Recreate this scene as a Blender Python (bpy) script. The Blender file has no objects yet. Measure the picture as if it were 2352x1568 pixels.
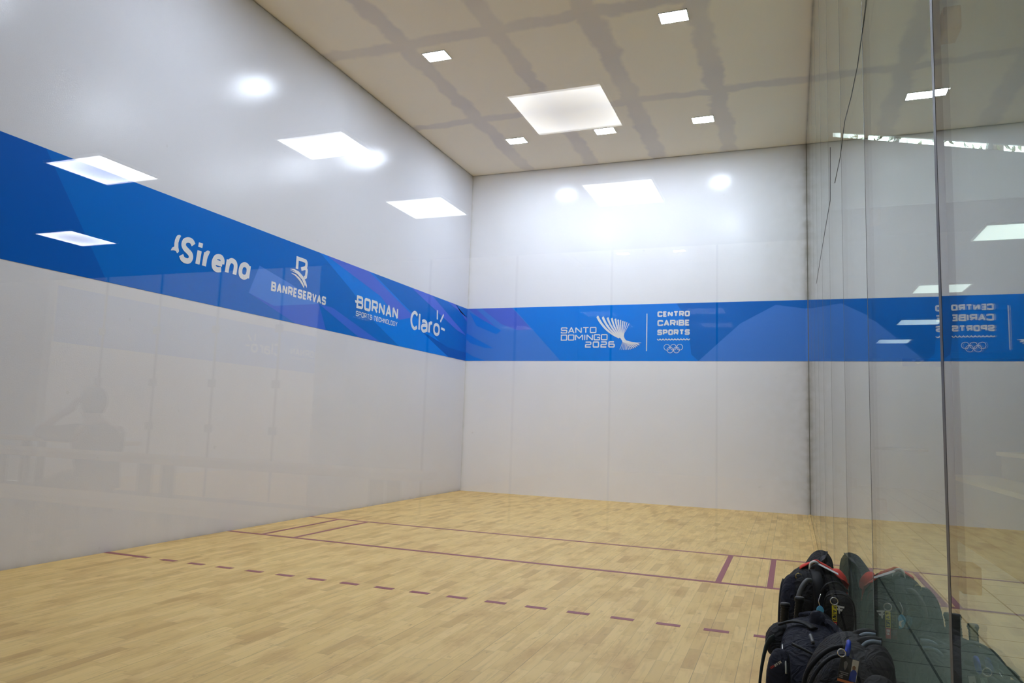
import bpy, bmesh, math, random
from mathutils import Vector, noise
random.seed(7)
S = bpy.context.scene
COL = S.collection
F = 0.3048

# ------------------------------------------------------------ camera, world, exposure
W, H, L = 6.096, 6.0923, 12.192          # court width, height, length (front wall y = 0)
cd = bpy.data.cameras.new('camera'); cam = bpy.data.objects.new('camera', cd); COL.objects.link(cam)
cam.location = (5.8344, -12.7144, 1.2914)
cam.rotation_euler = (1.6818, -0.0335, 0.3635)
cd.sensor_fit = 'HORIZONTAL'; cd.sensor_width = 36.0
cd.lens = 1678.364 / 2352 * 36.0
cd.clip_start = 0.02; cd.clip_end = 200
S.camera = cam
S.view_settings.view_transform = 'Standard'; S.view_settings.look = 'None'
S.view_settings.gamma = 1.0; S.view_settings.use_curve_mapping = False
S.view_settings.exposure = 0.19
wd = bpy.data.worlds.new('daylight'); S.world = wd; wd.use_nodes = True
bg = wd.node_tree.nodes['Background']; bg.inputs[0].default_value = (0.86, 0.93, 1.0, 1); bg.inputs[1].default_value = 9.0
LIGHT = 225.0      # court downlights, emission
PANEL = 8.0        # lobby ceiling panels, emission
OPP_LIGHT = 230.0
S.cycles.max_bounces = 14; S.cycles.transparent_max_bounces = 24
S.cycles.diffuse_bounces = 6; S.cycles.glossy_bounces = 6
S.cycles.sample_clamp_indirect = 6.0
S.cycles.caustics_reflective = False; S.cycles.caustics_refractive = False

# ------------------------------------------------------------ materials
def mat(name):
    m = bpy.data.materials.new(name); m.use_nodes = True
    return m, m.node_tree, m.node_tree.nodes['Principled BSDF']
def nd(nt, typ, **kw):
    n = nt.nodes.new(typ)
    for k, v in kw.items():
        if k.startswith('i_'):
            n.inputs[int(k[2:])].default_value = v
        else: setattr(n, k, v)
    return n
def lk(nt, a, b): nt.links.new(a, b)
def mth(nt, op, a, b=None, c=None, clamp=False):
    n = nt.nodes.new('ShaderNodeMath'); n.operation = op; n.use_clamp = clamp
    for i, v in enumerate((a, b, c)):
        if v is None: continue
        if isinstance(v, (int, float)): n.inputs[i].default_value = v
        else: nt.links.new(v, n.inputs[i])
    return n.outputs[0]
def mixc(nt, fac, a, b):
    n = nt.nodes.new('ShaderNodeMix'); n.data_type = 'RGBA'
    for s, v in ((0, fac), (6, a), (7, b)):
        if isinstance(v, (int, float)): n.inputs[s].default_value = v
        elif isinstance(v, tuple): n.inputs[s].default_value = (*v, 1)
        else: nt.links.new(v, n.inputs[s])
    return n.outputs[2]
def simple(name, col, rough=0.5, metal=0.0, spec=0.5, bump=None, emit=None):
    m, nt, b = mat(name)
    b.inputs['Base Color'].default_value = (*col, 1); b.inputs['Roughness'].default_value = rough
    b.inputs['Metallic'].default_value = metal; b.inputs['Specular IOR Level'].default_value = spec
    if bump:
        tc = nd(nt, 'ShaderNodeTexCoord'); ns = nd(nt, 'ShaderNodeTexNoise'); ns.inputs['Scale'].default_value = bump[0]
        lk(nt, tc.outputs['Object'], ns.inputs['Vector'])
        bp = nd(nt, 'ShaderNodeBump'); bp.inputs['Strength'].default_value = bump[1]; bp.inputs['Distance'].default_value = bump[2]
        lk(nt, ns.outputs[0], bp.inputs['Height']); lk(nt, bp.outputs[0], b.inputs['Normal'])
    if emit:
        b.inputs['Emission Color'].default_value = (*emit[0], 1); b.inputs['Emission Strength'].default_value = emit[1]
    return m

def paint_material(name, base, edge_tones=None, brush=(1, 1, 1), rough=0.16, bumpd=0.0009, spec=0.32):
    m, nt, b = mat(name)
    tc = nd(nt, 'ShaderNodeTexCoord'); mp = nd(nt, 'ShaderNodeMapping'); mp.inputs['Scale'].default_value = brush
    lk(nt, tc.outputs['Object'], mp.inputs[0])
    n1 = nd(nt, 'ShaderNodeTexNoise'); n1.inputs['Scale'].default_value = 1.3; n1.inputs['Detail'].default_value = 5
    lk(nt, tc.outputs['Object'], n1.inputs['Vector'])
    f = mth(nt, 'MULTIPLY', mth(nt, 'SUBTRACT', n1.outputs[0], 0.35, clamp=True), 0.35)
    col = mixc(nt, f, base, tuple(c * k for c, k in zip(base, (0.82, 0.8, 0.76))))
    # small scuffs
    n3 = nd(nt, 'ShaderNodeTexNoise'); n3.inputs['Scale'].default_value = 9; n3.inputs['Detail'].default_value = 3
    lk(nt, mp.outputs[0], n3.inputs['Vector'])
    sc = mth(nt, 'MULTIPLY', mth(nt, 'GREATER_THAN', n3.outputs[0], 0.735), 0.12)
    col = mixc(nt, sc, col, (0.3, 0.28, 0.24))
    if edge_tones:                                   # grime and darker tone along edges: list of (axis, position, width, colour, amount)
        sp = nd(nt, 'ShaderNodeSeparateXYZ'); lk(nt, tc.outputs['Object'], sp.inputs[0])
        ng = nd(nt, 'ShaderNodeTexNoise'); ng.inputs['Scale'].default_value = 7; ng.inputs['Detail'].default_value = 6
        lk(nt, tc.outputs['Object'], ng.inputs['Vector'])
        for ax, pos, wid, c, amt in edge_tones:
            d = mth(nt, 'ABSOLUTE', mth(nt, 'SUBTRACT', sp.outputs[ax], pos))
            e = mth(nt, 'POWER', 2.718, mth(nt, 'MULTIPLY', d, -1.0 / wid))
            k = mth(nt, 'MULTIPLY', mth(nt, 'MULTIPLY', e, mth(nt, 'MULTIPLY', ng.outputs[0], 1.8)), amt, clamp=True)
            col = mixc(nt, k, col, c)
    lk(nt, col, b.inputs['Base Color'])
    n2 = nd(nt, 'ShaderNodeTexNoise'); n2.inputs['Scale'].default_value = 85; n2.inputs['Detail'].default_value = 3
    lk(nt, mp.outputs[0], n2.inputs['Vector'])
    bp = nd(nt, 'ShaderNodeBump'); bp.inputs['Strength'].default_value = 1.0; bp.inputs['Distance'].default_value = bumpd
    lk(nt, n2.outputs[0], bp.inputs['Height']); lk(nt, bp.outputs[0], b.inputs['Normal'])
    b.inputs['Roughness'].default_value = rough; b.inputs['Specular IOR Level'].default_value = spec
    return m

GR = (0.10, 0.085, 0.06)
M = {}
M['wall_left'] = paint_material('gloss_wall_paint_left', (0.755, 0.75, 0.795), [(2, H, 0.05, (0.33, 0.30, 0.2), 0.5), (2, 0, 0.03, (0.3, 0.29, 0.27), 0.5), (2, H, 0.006, GR, 0.7)], (1, 1, 1))  # darker copy of the front paint, standing in for weaker light on this wall
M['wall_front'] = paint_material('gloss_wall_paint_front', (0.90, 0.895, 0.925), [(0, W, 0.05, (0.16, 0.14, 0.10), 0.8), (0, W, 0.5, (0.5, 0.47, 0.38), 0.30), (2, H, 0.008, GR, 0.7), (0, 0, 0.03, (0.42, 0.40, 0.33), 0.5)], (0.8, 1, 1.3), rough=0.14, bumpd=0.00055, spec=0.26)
M['wall_plain'] = paint_material('plain_wall_paint', (0.78, 0.77, 0.76), None)
M['hall_wall'] = simple('grey_hall_paint', (0.50, 0.51, 0.52), 0.6)
M['lobby_ceiling'] = simple('dark_ceiling_tile', (0.10, 0.10, 0.105), 0.8)  # tile darkened so the back glass reflects less of it

def ceiling_material():
    m, nt, b = mat('tan_ceiling_board')
    tc = nd(nt, 'ShaderNodeTexCoord'); sp = nd(nt, 'ShaderNodeSeparateXYZ'); lk(nt, tc.outputs['Object'], sp.inputs[0])
    n = nd(nt, 'ShaderNodeTexNoise'); n.inputs['Scale'].default_value = 2.2; n.inputs['Detail'].default_value = 7; n.inputs['Roughness'].default_value = 0.65
    lk(nt, tc.outputs['Object'], n.inputs['Vector'])
    w1 = mth(nt, 'MULTIPLY', mth(nt, 'SUBTRACT', n.outputs[0], 0.5), 0.34)
    n2 = nd(nt, 'ShaderNodeTexNoise'); n2.inputs['Scale'].default_value = 0.7
    lk(nt, tc.outputs['Object'], n2.inputs['Vector'])
    def strip(ax, pos, half):
        d = mth(nt, 'ABSOLUTE', mth(nt, 'ADD', mth(nt, 'SUBTRACT', sp.outputs[ax], pos), w1))
        return mth(nt, 'MULTIPLY', mth(nt, 'SUBTRACT', half + 0.03, d), 1 / 0.06, clamp=True)
    tot = None
    for ax, pos, half in [(0, 1.18, 0.13), (0, 2.45, 0.125), (0, 3.66, 0.145), (0, 4.87, 0.135), (1, -2.44, 0.10), (1, -4.88, 0.12), (1, -7.32, 0.12), (1, -9.76, 0.12)]:
        s = strip(ax, pos, half)
        tot = s if tot is None else mth(nt, 'MAXIMUM', tot, s)
    fade = mth(nt, 'MULTIPLY', tot, mth(nt, 'MULTIPLY_ADD', n2.outputs[0], 1.1, 0.15, clamp=True))
    n3 = nd(nt, 'ShaderNodeTexNoise'); n3.inputs['Scale'].default_value = 1.0; n3.inputs['Detail'].default_value = 6
    lk(nt, tc.outputs['Object'], n3.inputs['Vector'])
    base = mixc(nt, n3.outputs[0], (0.95, 0.875, 0.75), (0.90, 0.825, 0.70))
    col = mixc(nt, fade, base, (0.70, 0.65, 0.63))
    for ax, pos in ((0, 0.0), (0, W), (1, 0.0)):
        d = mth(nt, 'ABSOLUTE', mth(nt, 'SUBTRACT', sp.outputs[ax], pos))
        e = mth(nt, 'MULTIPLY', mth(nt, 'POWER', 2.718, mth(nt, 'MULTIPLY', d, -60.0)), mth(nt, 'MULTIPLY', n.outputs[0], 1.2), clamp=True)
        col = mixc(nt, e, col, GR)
    lk(nt, col, b.inputs['Base Color']); b.inputs['Roughness'].default_value = 0.75; b.inputs['Specular IOR Level'].default_value = 0.25
    return m
M['ceiling'] = ceiling_material()

def floor_material():
    m, nt, b = mat('maple_strip_floor')
    tc = nd(nt, 'ShaderNodeTexCoord'); sp = nd(nt, 'ShaderNodeSeparateXYZ'); lk(nt, tc.outputs['Object'], sp.inputs[0])
    xs = mth(nt, 'DIVIDE', sp.outputs[0], 0.072)
    row = mth(nt, 'FLOOR', xs)
    wn = nd(nt, 'ShaderNodeTexWhiteNoise', noise_dimensions='1D'); lk(nt, row, wn.inputs['W'])
    ys = mth(nt, 'ADD', mth(nt, 'DIVIDE', sp.outputs[1], 0.38), mth(nt, 'MULTIPLY', wn.outputs[0], 9.0))
    bi = mth(nt, 'FLOOR', ys)
    cb = nd(nt, 'ShaderNodeCombineXYZ'); lk(nt, row, cb.inputs[0]); lk(nt, bi, cb.inputs[1])
    w2 = nd(nt, 'ShaderNodeTexWhiteNoise', noise_dimensions='2D'); lk(nt, cb.outputs[0], w2.inputs['Vector'])
    ramp = nd(nt, 'ShaderNodeValToRGB'); lk(nt, w2.outputs[0], ramp.inputs[0])
    r = ramp.color_ramp; r.elements[0].color = (0.60, 0.375, 0.125, 1); r.elements[1].color = (0.84, 0.585, 0.225, 1)
    e = r.elements.new(0.10); e.color = (0.73, 0.49, 0.172, 1); e = r.elements.new(0.55); e.color = (0.79, 0.54, 0.195, 1)
    # grain along the boards
    mp = nd(nt, 'ShaderNodeMapping'); mp.inputs['Scale'].default_value = (26, 2.0, 1); lk(nt, tc.outputs['Object'], mp.inputs[0])
    ad = nd(nt, 'ShaderNodeVectorMath', operation='ADD'); lk(nt, mp.outputs[0], ad.inputs[0]); lk(nt, w2.outputs[1], ad.inputs[1])
    g = nd(nt, 'ShaderNodeTexNoise'); g.inputs['Scale'].default_value = 1.6; g.inputs['Detail'].default_value = 5; lk(nt, ad.outputs[0], g.inputs['Vector'])
    col = mixc(nt, mth(nt, 'MULTIPLY', mth(nt, 'SUBTRACT', g.outputs[0], 0.5, clamp=True), 1.3, clamp=True), ramp.outputs[0], (0.36, 0.22, 0.09))
    # worn orange / dirty smudges, streaked with the grain
    mp2 = nd(nt, 'ShaderNodeMapping'); mp2.inputs['Scale'].default_value = (3.4, 1.3, 1); lk(nt, tc.outputs['Object'], mp2.inputs[0])
    s1 = nd(nt, 'ShaderNodeTexNoise'); s1.inputs['Scale'].default_value = 1.5; s1.inputs['Detail'].default_value = 6; s1.inputs['Roughness'].default_value = 0.62
    lk(nt, mp2.outputs[0], s1.inputs['Vector'])
    k1 = mth(nt, 'MULTIPLY', mth(nt, 'SUBTRACT', s1.outputs[0], 0.505, clamp=True), 3.4, clamp=True)
    col = mixc(nt, k1, col, (0.52, 0.295, 0.10))
    s2 = nd(nt, 'ShaderNodeTexNoise'); s2.inputs['Scale'].default_value = 5.5; s2.inputs['Detail'].default_value = 8; s2.inputs['Roughness'].default_value = 0.7
    lk(nt, mp2.outputs[0], s2.inputs['Vector'])
    k2 = mth(nt, 'MULTIPLY', mth(nt, 'SUBTRACT', s2.outputs[0], 0.585, clamp=True), 4.8, clamp=True)
    col = mixc(nt, k2, col, (0.34, 0.19, 0.075))
    # joints
    fx = mth(nt, 'FRACT', xs); fy = mth(nt, 'FRACT', ys)
    j = mth(nt, 'MAXIMUM', mth(nt, 'LESS_THAN', fx, 0.022), mth(nt, 'LESS_THAN', fy, 0.006))
    # wider dark joint every few strips
    rw = mth(nt, 'GREATER_THAN', wn.outputs[0], 0.8)
    j2 = mth(nt, 'MULTIPLY', mth(nt, 'LESS_THAN', fx, 0.05), rw)
    col = mixc(nt, mth(nt, 'MAXIMUM', mth(nt, 'MULTIPLY', j, 0.4), mth(nt, 'MULTIPLY', j2, 0.55)), col, (0.20, 0.13, 0.06))
    lk(nt, col, b.inputs['Base Color'])
    b.inputs['Roughness'].default_value = 0.42; b.inputs['Specular IOR Level'].default_value = 0.35
    rr = mth(nt, 'MULTIPLY_ADD', s1.outputs[0], 0.25, 0.33); lk(nt, rr, b.inputs['Roughness'])
    return m
M['floor'] = floor_material()

def tile_material():
    m, nt, b = mat('beige_floor_tile')
    tc = nd(nt, 'ShaderNodeTexCoord')
    sp = nd(nt, 'ShaderNodeSeparateXYZ'); lk(nt, tc.outputs['Object'], sp.inputs[0])
    fx = mth(nt, 'FRACT', mth(nt, 'DIVIDE', sp.outputs[0], 0.41)); fy = mth(nt, 'FRACT', mth(nt, 'DIVIDE', sp.outputs[1], 0.41))
    g = mth(nt, 'MAXIMUM', mth(nt, 'LESS_THAN', fx, 0.035), mth(nt, 'LESS_THAN', fy, 0.035))
    n = nd(nt, 'ShaderNodeTexNoise'); n.inputs['Scale'].default_value = 3; n.inputs['Detail'].default_value = 5
    lk(nt, tc.outputs['Object'], n.inputs['Vector'])
    base = mixc(nt, n.outputs[0], (0.52, 0.52, 0.46), (0.62, 0.61, 0.55))
    lk(nt, mixc(nt, g, base, (0.06, 0.06, 0.055)), b.inputs['Base Color'])
    b.inputs['Roughness'].default_value = 0.35
    return m
M['tile'] = tile_material()

def glass_material(name, tint, ior=1.5):
    m = bpy.data.materials.new(name); m.use_nodes = True; nt = m.node_tree
    for n in list(nt.nodes): nt.nodes.remove(n)
    out = nd(nt, 'ShaderNodeOutputMaterial')
    ge = nd(nt, 'ShaderNodeNewGeometry')
    fr = nd(nt, 'ShaderNodeFresnel')
    # same air-to-glass reflectance on both faces of the pane
    lk(nt, mth(nt, 'ADD', mth(nt, 'MULTIPLY', ge.outputs['Backfacing'], 1.0 / ior - ior), ior), fr.inputs['IOR'])
    tr = nd(nt, 'ShaderNodeBsdfTransparent'); tr.inputs[0].default_value = (*tint, 1)
    gl = nd(nt, 'ShaderNodeBsdfGlossy'); gl.inputs['Roughness'].default_value = 0.0; gl.inputs['Color'].default_value = (1, 1, 1, 1)
    mx = nd(nt, 'ShaderNodeMixShader')
    lk(nt, fr.outputs[0], mx.inputs[0]); lk(nt, tr.outputs[0], mx.inputs[1]); lk(nt, gl.outputs[0], mx.inputs[2])
    lk(nt, mx.outputs[0], out.inputs['Surface'])
    return m
M['glass_back'] = glass_material('clear_glass', (0.985, 0.99, 0.985))
M['glass_side'] = glass_material('green_tinted_glass', (0.86, 0.93, 0.89))

M['seam'] = simple('dark_silicone_seam', (0.045, 0.045, 0.05), 0.5)
M['seam_far'] = simple('grey_silicone_seam', (0.20, 0.21, 0.20), 0.5)
M['clamp'] = simple('tan_clamp', (0.34, 0.20, 0.07), 0.5)
M['line'] = simple('maroon_line_paint', (0.30, 0.075, 0.09), 0.4, spec=0.35)
M['white_vinyl'] = simple('white_vinyl', (0.80, 0.80, 0.83), 0.35)
BL = {'a': (0.000, 0.150, 0.60), 'b': (0.001, 0.215, 0.82), 'c': (0.045, 0.150, 0.70), 'd': (0.085, 0.160, 0.72), 'e': (0.001, 0.105, 0.50), 'f': (0.06, 0.235, 0.76)}
for k, v in BL.items():
    M['blue_' + k] = simple('blue_vinyl_' + k, v, 0.30, spec=0.12, bump=(40, 0.5, 0.0008))
def lamp_mat(name, col, s): return simple(name, (0.8, 0.8, 0.8), 0.6, emit=(col, s))
M['lamp'] = lamp_mat('court_lamp_diffuser', (0.765, 0.86, 1.02), LIGHT)
M['lamp_weak'] = lamp_mat('weak_court_lamp_diffuser', (0.765, 0.86, 1.02), LIGHT * 0.60)  # output turned down to calm the bright upper left wall
M['lamp_row'] = lamp_mat('front_row_court_lamp_diffuser', (0.765, 0.86, 1.02), LIGHT * 0.82)
M['lamp_dim'] = lamp_mat('opposite_court_lamp_diffuser', (0.95, 0.98, 1.0), 45.0)
M['lamp_opp'] = lamp_mat('other_court_lamp_diffuser', (0.98, 0.98, 1.0), OPP_LIGHT)
def panel_mat():
    m, nt, b = mat('panel_diffuser')
    b.inputs['Base Color'].default_value = (0.8, 0.8, 0.8, 1)
    tc = nd(nt, 'ShaderNodeTexCoord'); sp = nd(nt, 'ShaderNodeSeparateXYZ'); lk(nt, tc.outputs['Object'], sp.inputs[0])
    d = mth(nt, 'MAXIMUM', mth(nt, 'ABSOLUTE', sp.outputs[0]), mth(nt, 'ABSOLUTE', sp.outputs[1]))
    r2 = mth(nt, 'ADD', mth(nt, 'POWER', sp.outputs[0], 2.0), mth(nt, 'POWER', sp.outputs[1], 2.0))
    k = mth(nt, 'MULTIPLY_ADD', mth(nt, 'MULTIPLY', r2, 1 / 0.11, clamp=True), 0.55, 0.55)
    b.inputs['Emission Color'].default_value = (0.97, 0.98, 1.0, 1)
    lk(nt, mth(nt, 'MULTIPLY', k, PANEL), b.inputs['Emission Strength'])
    return m
M['panel'] = panel_mat()                       # edge-lit panels: brighter at the rim
M['panel_hall'] = simple('hall_panel_diffuser', (0.8, 0.8, 0.8), 0.6, emit=((0.92, 1.0, 1.0), 1.3))
M['frame'] = simple('white_metal_frame', (0.75, 0.75, 0.75), 0.5)
M['wood'] = simple('varnished_bench_wood', (0.55, 0.38, 0.18), 0.45, bump=(12, 0.3, 0.002))
M['wood_dark'] = simple('brown_bench_riser', (0.24, 0.18, 0.12), 0.6)
M['concrete'] = simple('grey_concrete', (0.30, 0.30, 0.30), 0.8)
M['steel'] = simple('dark_steel', (0.05, 0.05, 0.055), 0.45, 0.4)
M['chrome'] = simple('chrome', (0.75, 0.75, 0.77), 0.18, 1.0)
M['black'] = simple('black_nylon', (0.006, 0.006, 0.007), 0.65, spec=0.10, bump=(300, 0.12, 0.0004))
M['navy'] = simple('navy_black_cloth', (0.007, 0.008, 0.015), 0.7, spec=0.12, bump=(300, 0.12, 0.0004))
M['strap'] = simple('black_webbing', (0.005, 0.005, 0.006), 0.55, spec=0.15, bump=(600, 0.4, 0.0005))
M['olive'] = simple('dark_green_webbing', (0.012, 0.018, 0.012), 0.6, spec=0.15)
M['grey_pad'] = simple('grey_blue_padding', (0.16, 0.21, 0.25), 0.6)
M['grey_strap'] = simple('grey_rubber', (0.085, 0.085, 0.085), 0.5)
M['zip'] = simple('black_zip', (0.004, 0.004, 0.005), 0.4, spec=0.2)
M['red_cloth'] = simple('red_cloth', (0.72, 0.055, 0.035), 0.8)
M['grip'] = simple('black_grip_tape', (0.007, 0.007, 0.007), 0.5, spec=0.25, bump=(220, 0.4, 0.001))
M['tag_yellow'] = simple('yellow_tag', (0.72, 0.62, 0.03), 0.5)
M['tag_red'] = simple('red_tag', (0.45, 0.03, 0.03), 0.5)
M['tag_blue'] = simple('blue_tag', (0.10, 0.42, 0.72), 0.4)
M['tag_white'] = simple('white_plastic', (0.8, 0.8, 0.78), 0.4)
M['ink'] = simple('black_ink', (0.01, 0.01, 0.01), 0.5)
M['badge_dark'] = simple('dark_card_print', (0.03, 0.03, 0.035), 0.35)
M['badge_blue'] = simple('blue_print', (0.015, 0.06, 0.50), 0.4)
M['badge_orange'] = simple('orange_print', (0.75, 0.25, 0.10), 0.4)
M['blue_band'] = simple('blue_silicone', (0.01, 0.06, 0.62), 0.4)
M['skin'] = simple('skin', (0.30, 0.16, 0.10), 0.5)
M['hair'] = simple('dark_hair', (0.015, 0.012, 0.01), 0.6)
M['shirt'] = simple('black_shirt', (0.03, 0.03, 0.035), 0.8)
M['leaf'] = simple('green_leaf', (0.20, 0.25, 0.05), 0.5)
M['bark'] = simple('bark', (0.12, 0.09, 0.06), 0.9)
M['screen'] = simple('dark_backdrop', (0.02, 0.022, 0.03), 0.5)
M['sign_blue'] = simple('blue_sign', (0.01, 0.08, 0.40), 0.5)
M['door_paint'] = simple('pale_door_paint', (0.52, 0.53, 0.53), 0.45)

def crease(m):
    nt = m.node_tree; b = nt.nodes['Principled BSDF']; fine = b.inputs['Normal'].links[0].from_node
    tc = nd(nt, 'ShaderNodeTexCoord'); ns = nd(nt, 'ShaderNodeTexNoise'); ns.inputs['Scale'].default_value = 17; ns.inputs['Detail'].default_value = 2.5; ns.inputs['Distortion'].default_value = 1.2
    lk(nt, tc.outputs['Object'], ns.inputs['Vector'])
    r = mth(nt, 'SUBTRACT', 1.0, mth(nt, 'ABSOLUTE', mth(nt, 'MULTIPLY_ADD', ns.outputs[0], 4.0, -2.0)))
    bp = nd(nt, 'ShaderNodeBump'); bp.inputs['Strength'].default_value = 0.7; bp.inputs['Distance'].default_value = 0.010
    lk(nt, r, bp.inputs['Height']); lk(nt, fine.outputs[0], bp.inputs['Normal']); lk(nt, bp.outputs[0], b.inputs['Normal'])
for k in ('black', 'navy'): crease(M[k])
M['navy'].node_tree.nodes['Principled BSDF'].inputs['Base Color'].default_value = (0.009, 0.010, 0.019, 1)

# ------------------------------------------------------------ mesh helpers
class MB:
    def __init__(s): s.v = []; s.f = []; s.m = []; s.mi = 0
    def add(s, vs, fs):
        o = len(s.v); s.v += [tuple(v) for v in vs]; s.f += [tuple(i + o for i in f) for f in fs]; s.m += [s.mi] * len(fs); return s
    def box(s, a, b):
        (x0, y0, z0), (x1, y1, z1) = a, b
        return s.add([(x0, y0, z0), (x1, y0, z0), (x1, y1, z0), (x0, y1, z0), (x0, y0, z1), (x1, y0, z1), (x1, y1, z1), (x0, y1, z1)],
                     [(0, 3, 2, 1), (4, 5, 6, 7), (0, 1, 5, 4), (1, 2, 6, 5), (2, 3, 7, 6), (3, 0, 4, 7)])
    def tube(s, pts, r, n=8, flat=None, up=(0, 0, 1), closed=False):
        """round tube, or a flat strap (half width r, half thickness flat)"""
        pts = [Vector(p) for p in pts]; k = len(pts); rings = []
        rr = r if isinstance(r, (list, tuple)) else [r] * k
        vs = []
        for i, p in enumerate(pts):
            a = pts[(i - 1) % k] if (closed or i > 0) else p; b = pts[(i + 1) % k] if (closed or i < k - 1) else p
            t = (b - a).normalized(); u = Vector(up)
            sd = t.cross(u)
            if sd.length < 1e-3: sd = t.cross(Vector((0.3, 1, 0.1)))
            sd.normalize(); nn = sd.cross(t).normalized()
            for j in range(n):
                an = 2 * math.pi * j / n
                h = rr[i] if flat is None else flat
                vs.append(p + sd * math.cos(an) * rr[i] + nn * math.sin(an) * h)
        fs = []
        for i in range(k if closed else k - 1):
            for j in range(n):
                a = i * n + j; b = i * n + (j + 1) % n; c = ((i + 1) % k) * n + (j + 1) % n; d = ((i + 1) % k) * n + j
                fs.append((a, b, c, d))
        if not closed: fs += [tuple(reversed(range(n))), tuple(range((k - 1) * n, k * n))]
        return s.add(vs, fs)
    def build(s, name, m, parent=None, smooth=False, bevel=0, subsurf=0, origin=None):
        me = bpy.data.meshes.new(name)
        vs = s.v
        if origin is not None: vs = [tuple(Vector(v) - Vector(origin)) for v in vs]
        me.from_pydata(vs, [], s.f); me.update()
        ms = m if isinstance(m, list) else [m]
        for q in ms: me.materials.append(q)
        for p, i in zip(me.polygons, s.m): p.material_index = i; p.use_smooth = smooth
        o = bpy.data.objects.new(name, me); COL.objects.link(o)
        if origin is not None: o.location = origin
        if parent is not None: o.parent = parent
        if bevel:
            b = o.modifiers.new('bevel', 'BEVEL'); b.width = bevel; b.segments = 2; b.limit_method = 'ANGLE'
        if subsurf:
            q = o.modifiers.new('subsurf', 'SUBSURF'); q.levels = subsurf; q.render_levels = subsurf
        return o
def struct(o): o['kind'] = 'structure'; return o
def tag(o, label, cat, group=None):
    o['label'] = label; o['category'] = cat
    if group: o['group'] = group
    return o
def thing(name, label, cat, loc=(0, 0, 0), group=None):
    o = bpy.data.objects.new(name, None); COL.objects.link(o); o.location = loc; o.empty_display_size = 0.1
    return tag(o, label, cat, group)
def attach(o, parent):
    """parent while keeping the world position (things are unrotated)"""
    o.parent = parent; o.location = Vector(o.location) - Vector(parent.location); return o
def copy_tree(o, parent=None):
    c = o.copy(); COL.objects.link(c)
    if parent is not None: c.parent = parent
    for ch in list(o.children): copy_tree(ch, c)
    return c

class PF:
    """maps (s, z) on a flat surface to 3-D; each face sits a hair above the one before"""
    def __init__(s, base, nrm, d): s.b, s.n, s.d0, s.d = base, Vector(nrm), d, d
    def __call__(s, a, z): return tuple(Vector(s.b(a, z)) + s.n * s.d)
    def bump(s): s.d += 2e-5
    def reset(s): s.d = s.d0
def put(mb, vs, fs, fn):
    for f in fs:
        if hasattr(fn, 'bump'): fn.bump()
        mb.add([fn(vs[i].x, vs[i].y) for i in f], [tuple(range(len(f)))])
    return mb
# ------------------------------------------------------------ lettering: centre-line glyphs swept into flat strokes
GL = {
 'A': [[(0,-.06),(.47,1)],[(1,-.06),(.53,1)],[(.38,1),(.62,1)],[(.2,.30),(.8,.30)]],
 'a_flat': [[(0,0),(0,1,1),(1,1,1),(1,0)],[(0,.42),(1,.42)]],
 'B': [[(0,.52),(0,1),(.94,1,1),(.94,.52,1),(0,.52)],[(0,.52),(1,.52,1),(1,0,1),(0,0),(0,.52)]],
 'C': [[(1,.74),(1,1,1),(0,1,1),(0,0,1),(1,0,1),(1,.26)]],
 'D': [[(0,0),(0,1),(1,1,1),(1,0,1),'c']],
 'E': [[(1,1),(0,1),(0,0),(1,0)],[(0,.5),(.86,.5)]],
 'F': [[(1,1),(0,1),(0,0)],[(0,.5),(.86,.5)]],
 'G': [[(1,.76),(1,1,1),(0,1,1),(0,0,1),(1,0,1),(1,.46),(.55,.46)]],
 'H': [[(0,0),(0,1)],[(1,0),(1,1)],[(0,.5),(1,.5)]],
 'I': [[(.5,0),(.5,1)]], 'L': [[(0,1),(0,0),(1,0)]],
 'M': [[(0,0),(0,1)],[(1,0),(1,1)],[(.02,1),(.52,.28)],[(.98,1),(.48,.28)]], 'N': [[(0,0),(0,1)],[(1,0),(1,1)],[(.0,1),(1,0)]],
 'O': [[(0,0,1),(0,1,1),(1,1,1),(1,0,1),'c']], 'P': [[(0,0),(0,1),(1,1,1),(1,.42,1),(0,.42)]],
 'R': [[(0,0),(0,1),(1,1,1),(1,.44,1),(0,.44)],[(.5,.44),(1,0)]],
 'S': [[(1,.78),(1,1,1),(0,1,1),(0,.51,1),(1,.51,1),(1,0,1),(0,0,1),(0,.22)]],
 'T': [[(0,1),(1,1)],[(.5,1),(.5,0)]], 'U': [[(0,1),(0,0,1),(1,0,1),(1,1)]], 'V': [[(0,1.06),(.47,0)],[(1,1.06),(.53,0)],[(.38,0),(.62,0)]],
 'Y': [[(0,1.05),(.5,.42)],[(1,1.05),(.5,.42)],[(.5,.5),(.5,0)]], 'W': [[(0,1),(.25,0),(.5,.8),(.75,0),(1,1)]],
 '0': [[(0,0,1),(0,1,1),(1,1,1),(1,0,1),'c']],
 '2': [[(0,1),(1,1,1),(1,.5,1),(0,.5,1),(0,0),(1,0)]],
 '6': [[(.95,1),(0,1,1),(0,0,1),(1,0,1),(1,.55,1),(0,.55)]],
 'i': [[(.5,0),(.5,.66)],[(.5,.83),(.5,1.05)]], 'r': [[(0,0),(0,.66)],[(0,.36),(0,.66,1),(1,.66)]],
 'e': [[(0,.33),(1,.33),(1,.66,1),(0,.66,1),(0,0,1),(.95,0)]],
 'n': [[(0,0),(0,.66)],[(0,.36),(0,.66,1),(1,.66,1),(1,0)]],
 'a': [[(0,0,1),(0,.66,1),(1,.66,1),(1,0,1),'c'],[(1,0),(1,.66)]],
 'a2': [[(.05,.66),(1,.66,1),(1,0)],[(1,.38),(0,.38,1),(0,0,1),(1,0,1),(1,.38)]],
 'l': [[(.5,0),(.5,1.02)]], 'o': [[(0,0,1),(0,.66,1),(1,.66,1),(1,0,1),'c']],
}
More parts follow.
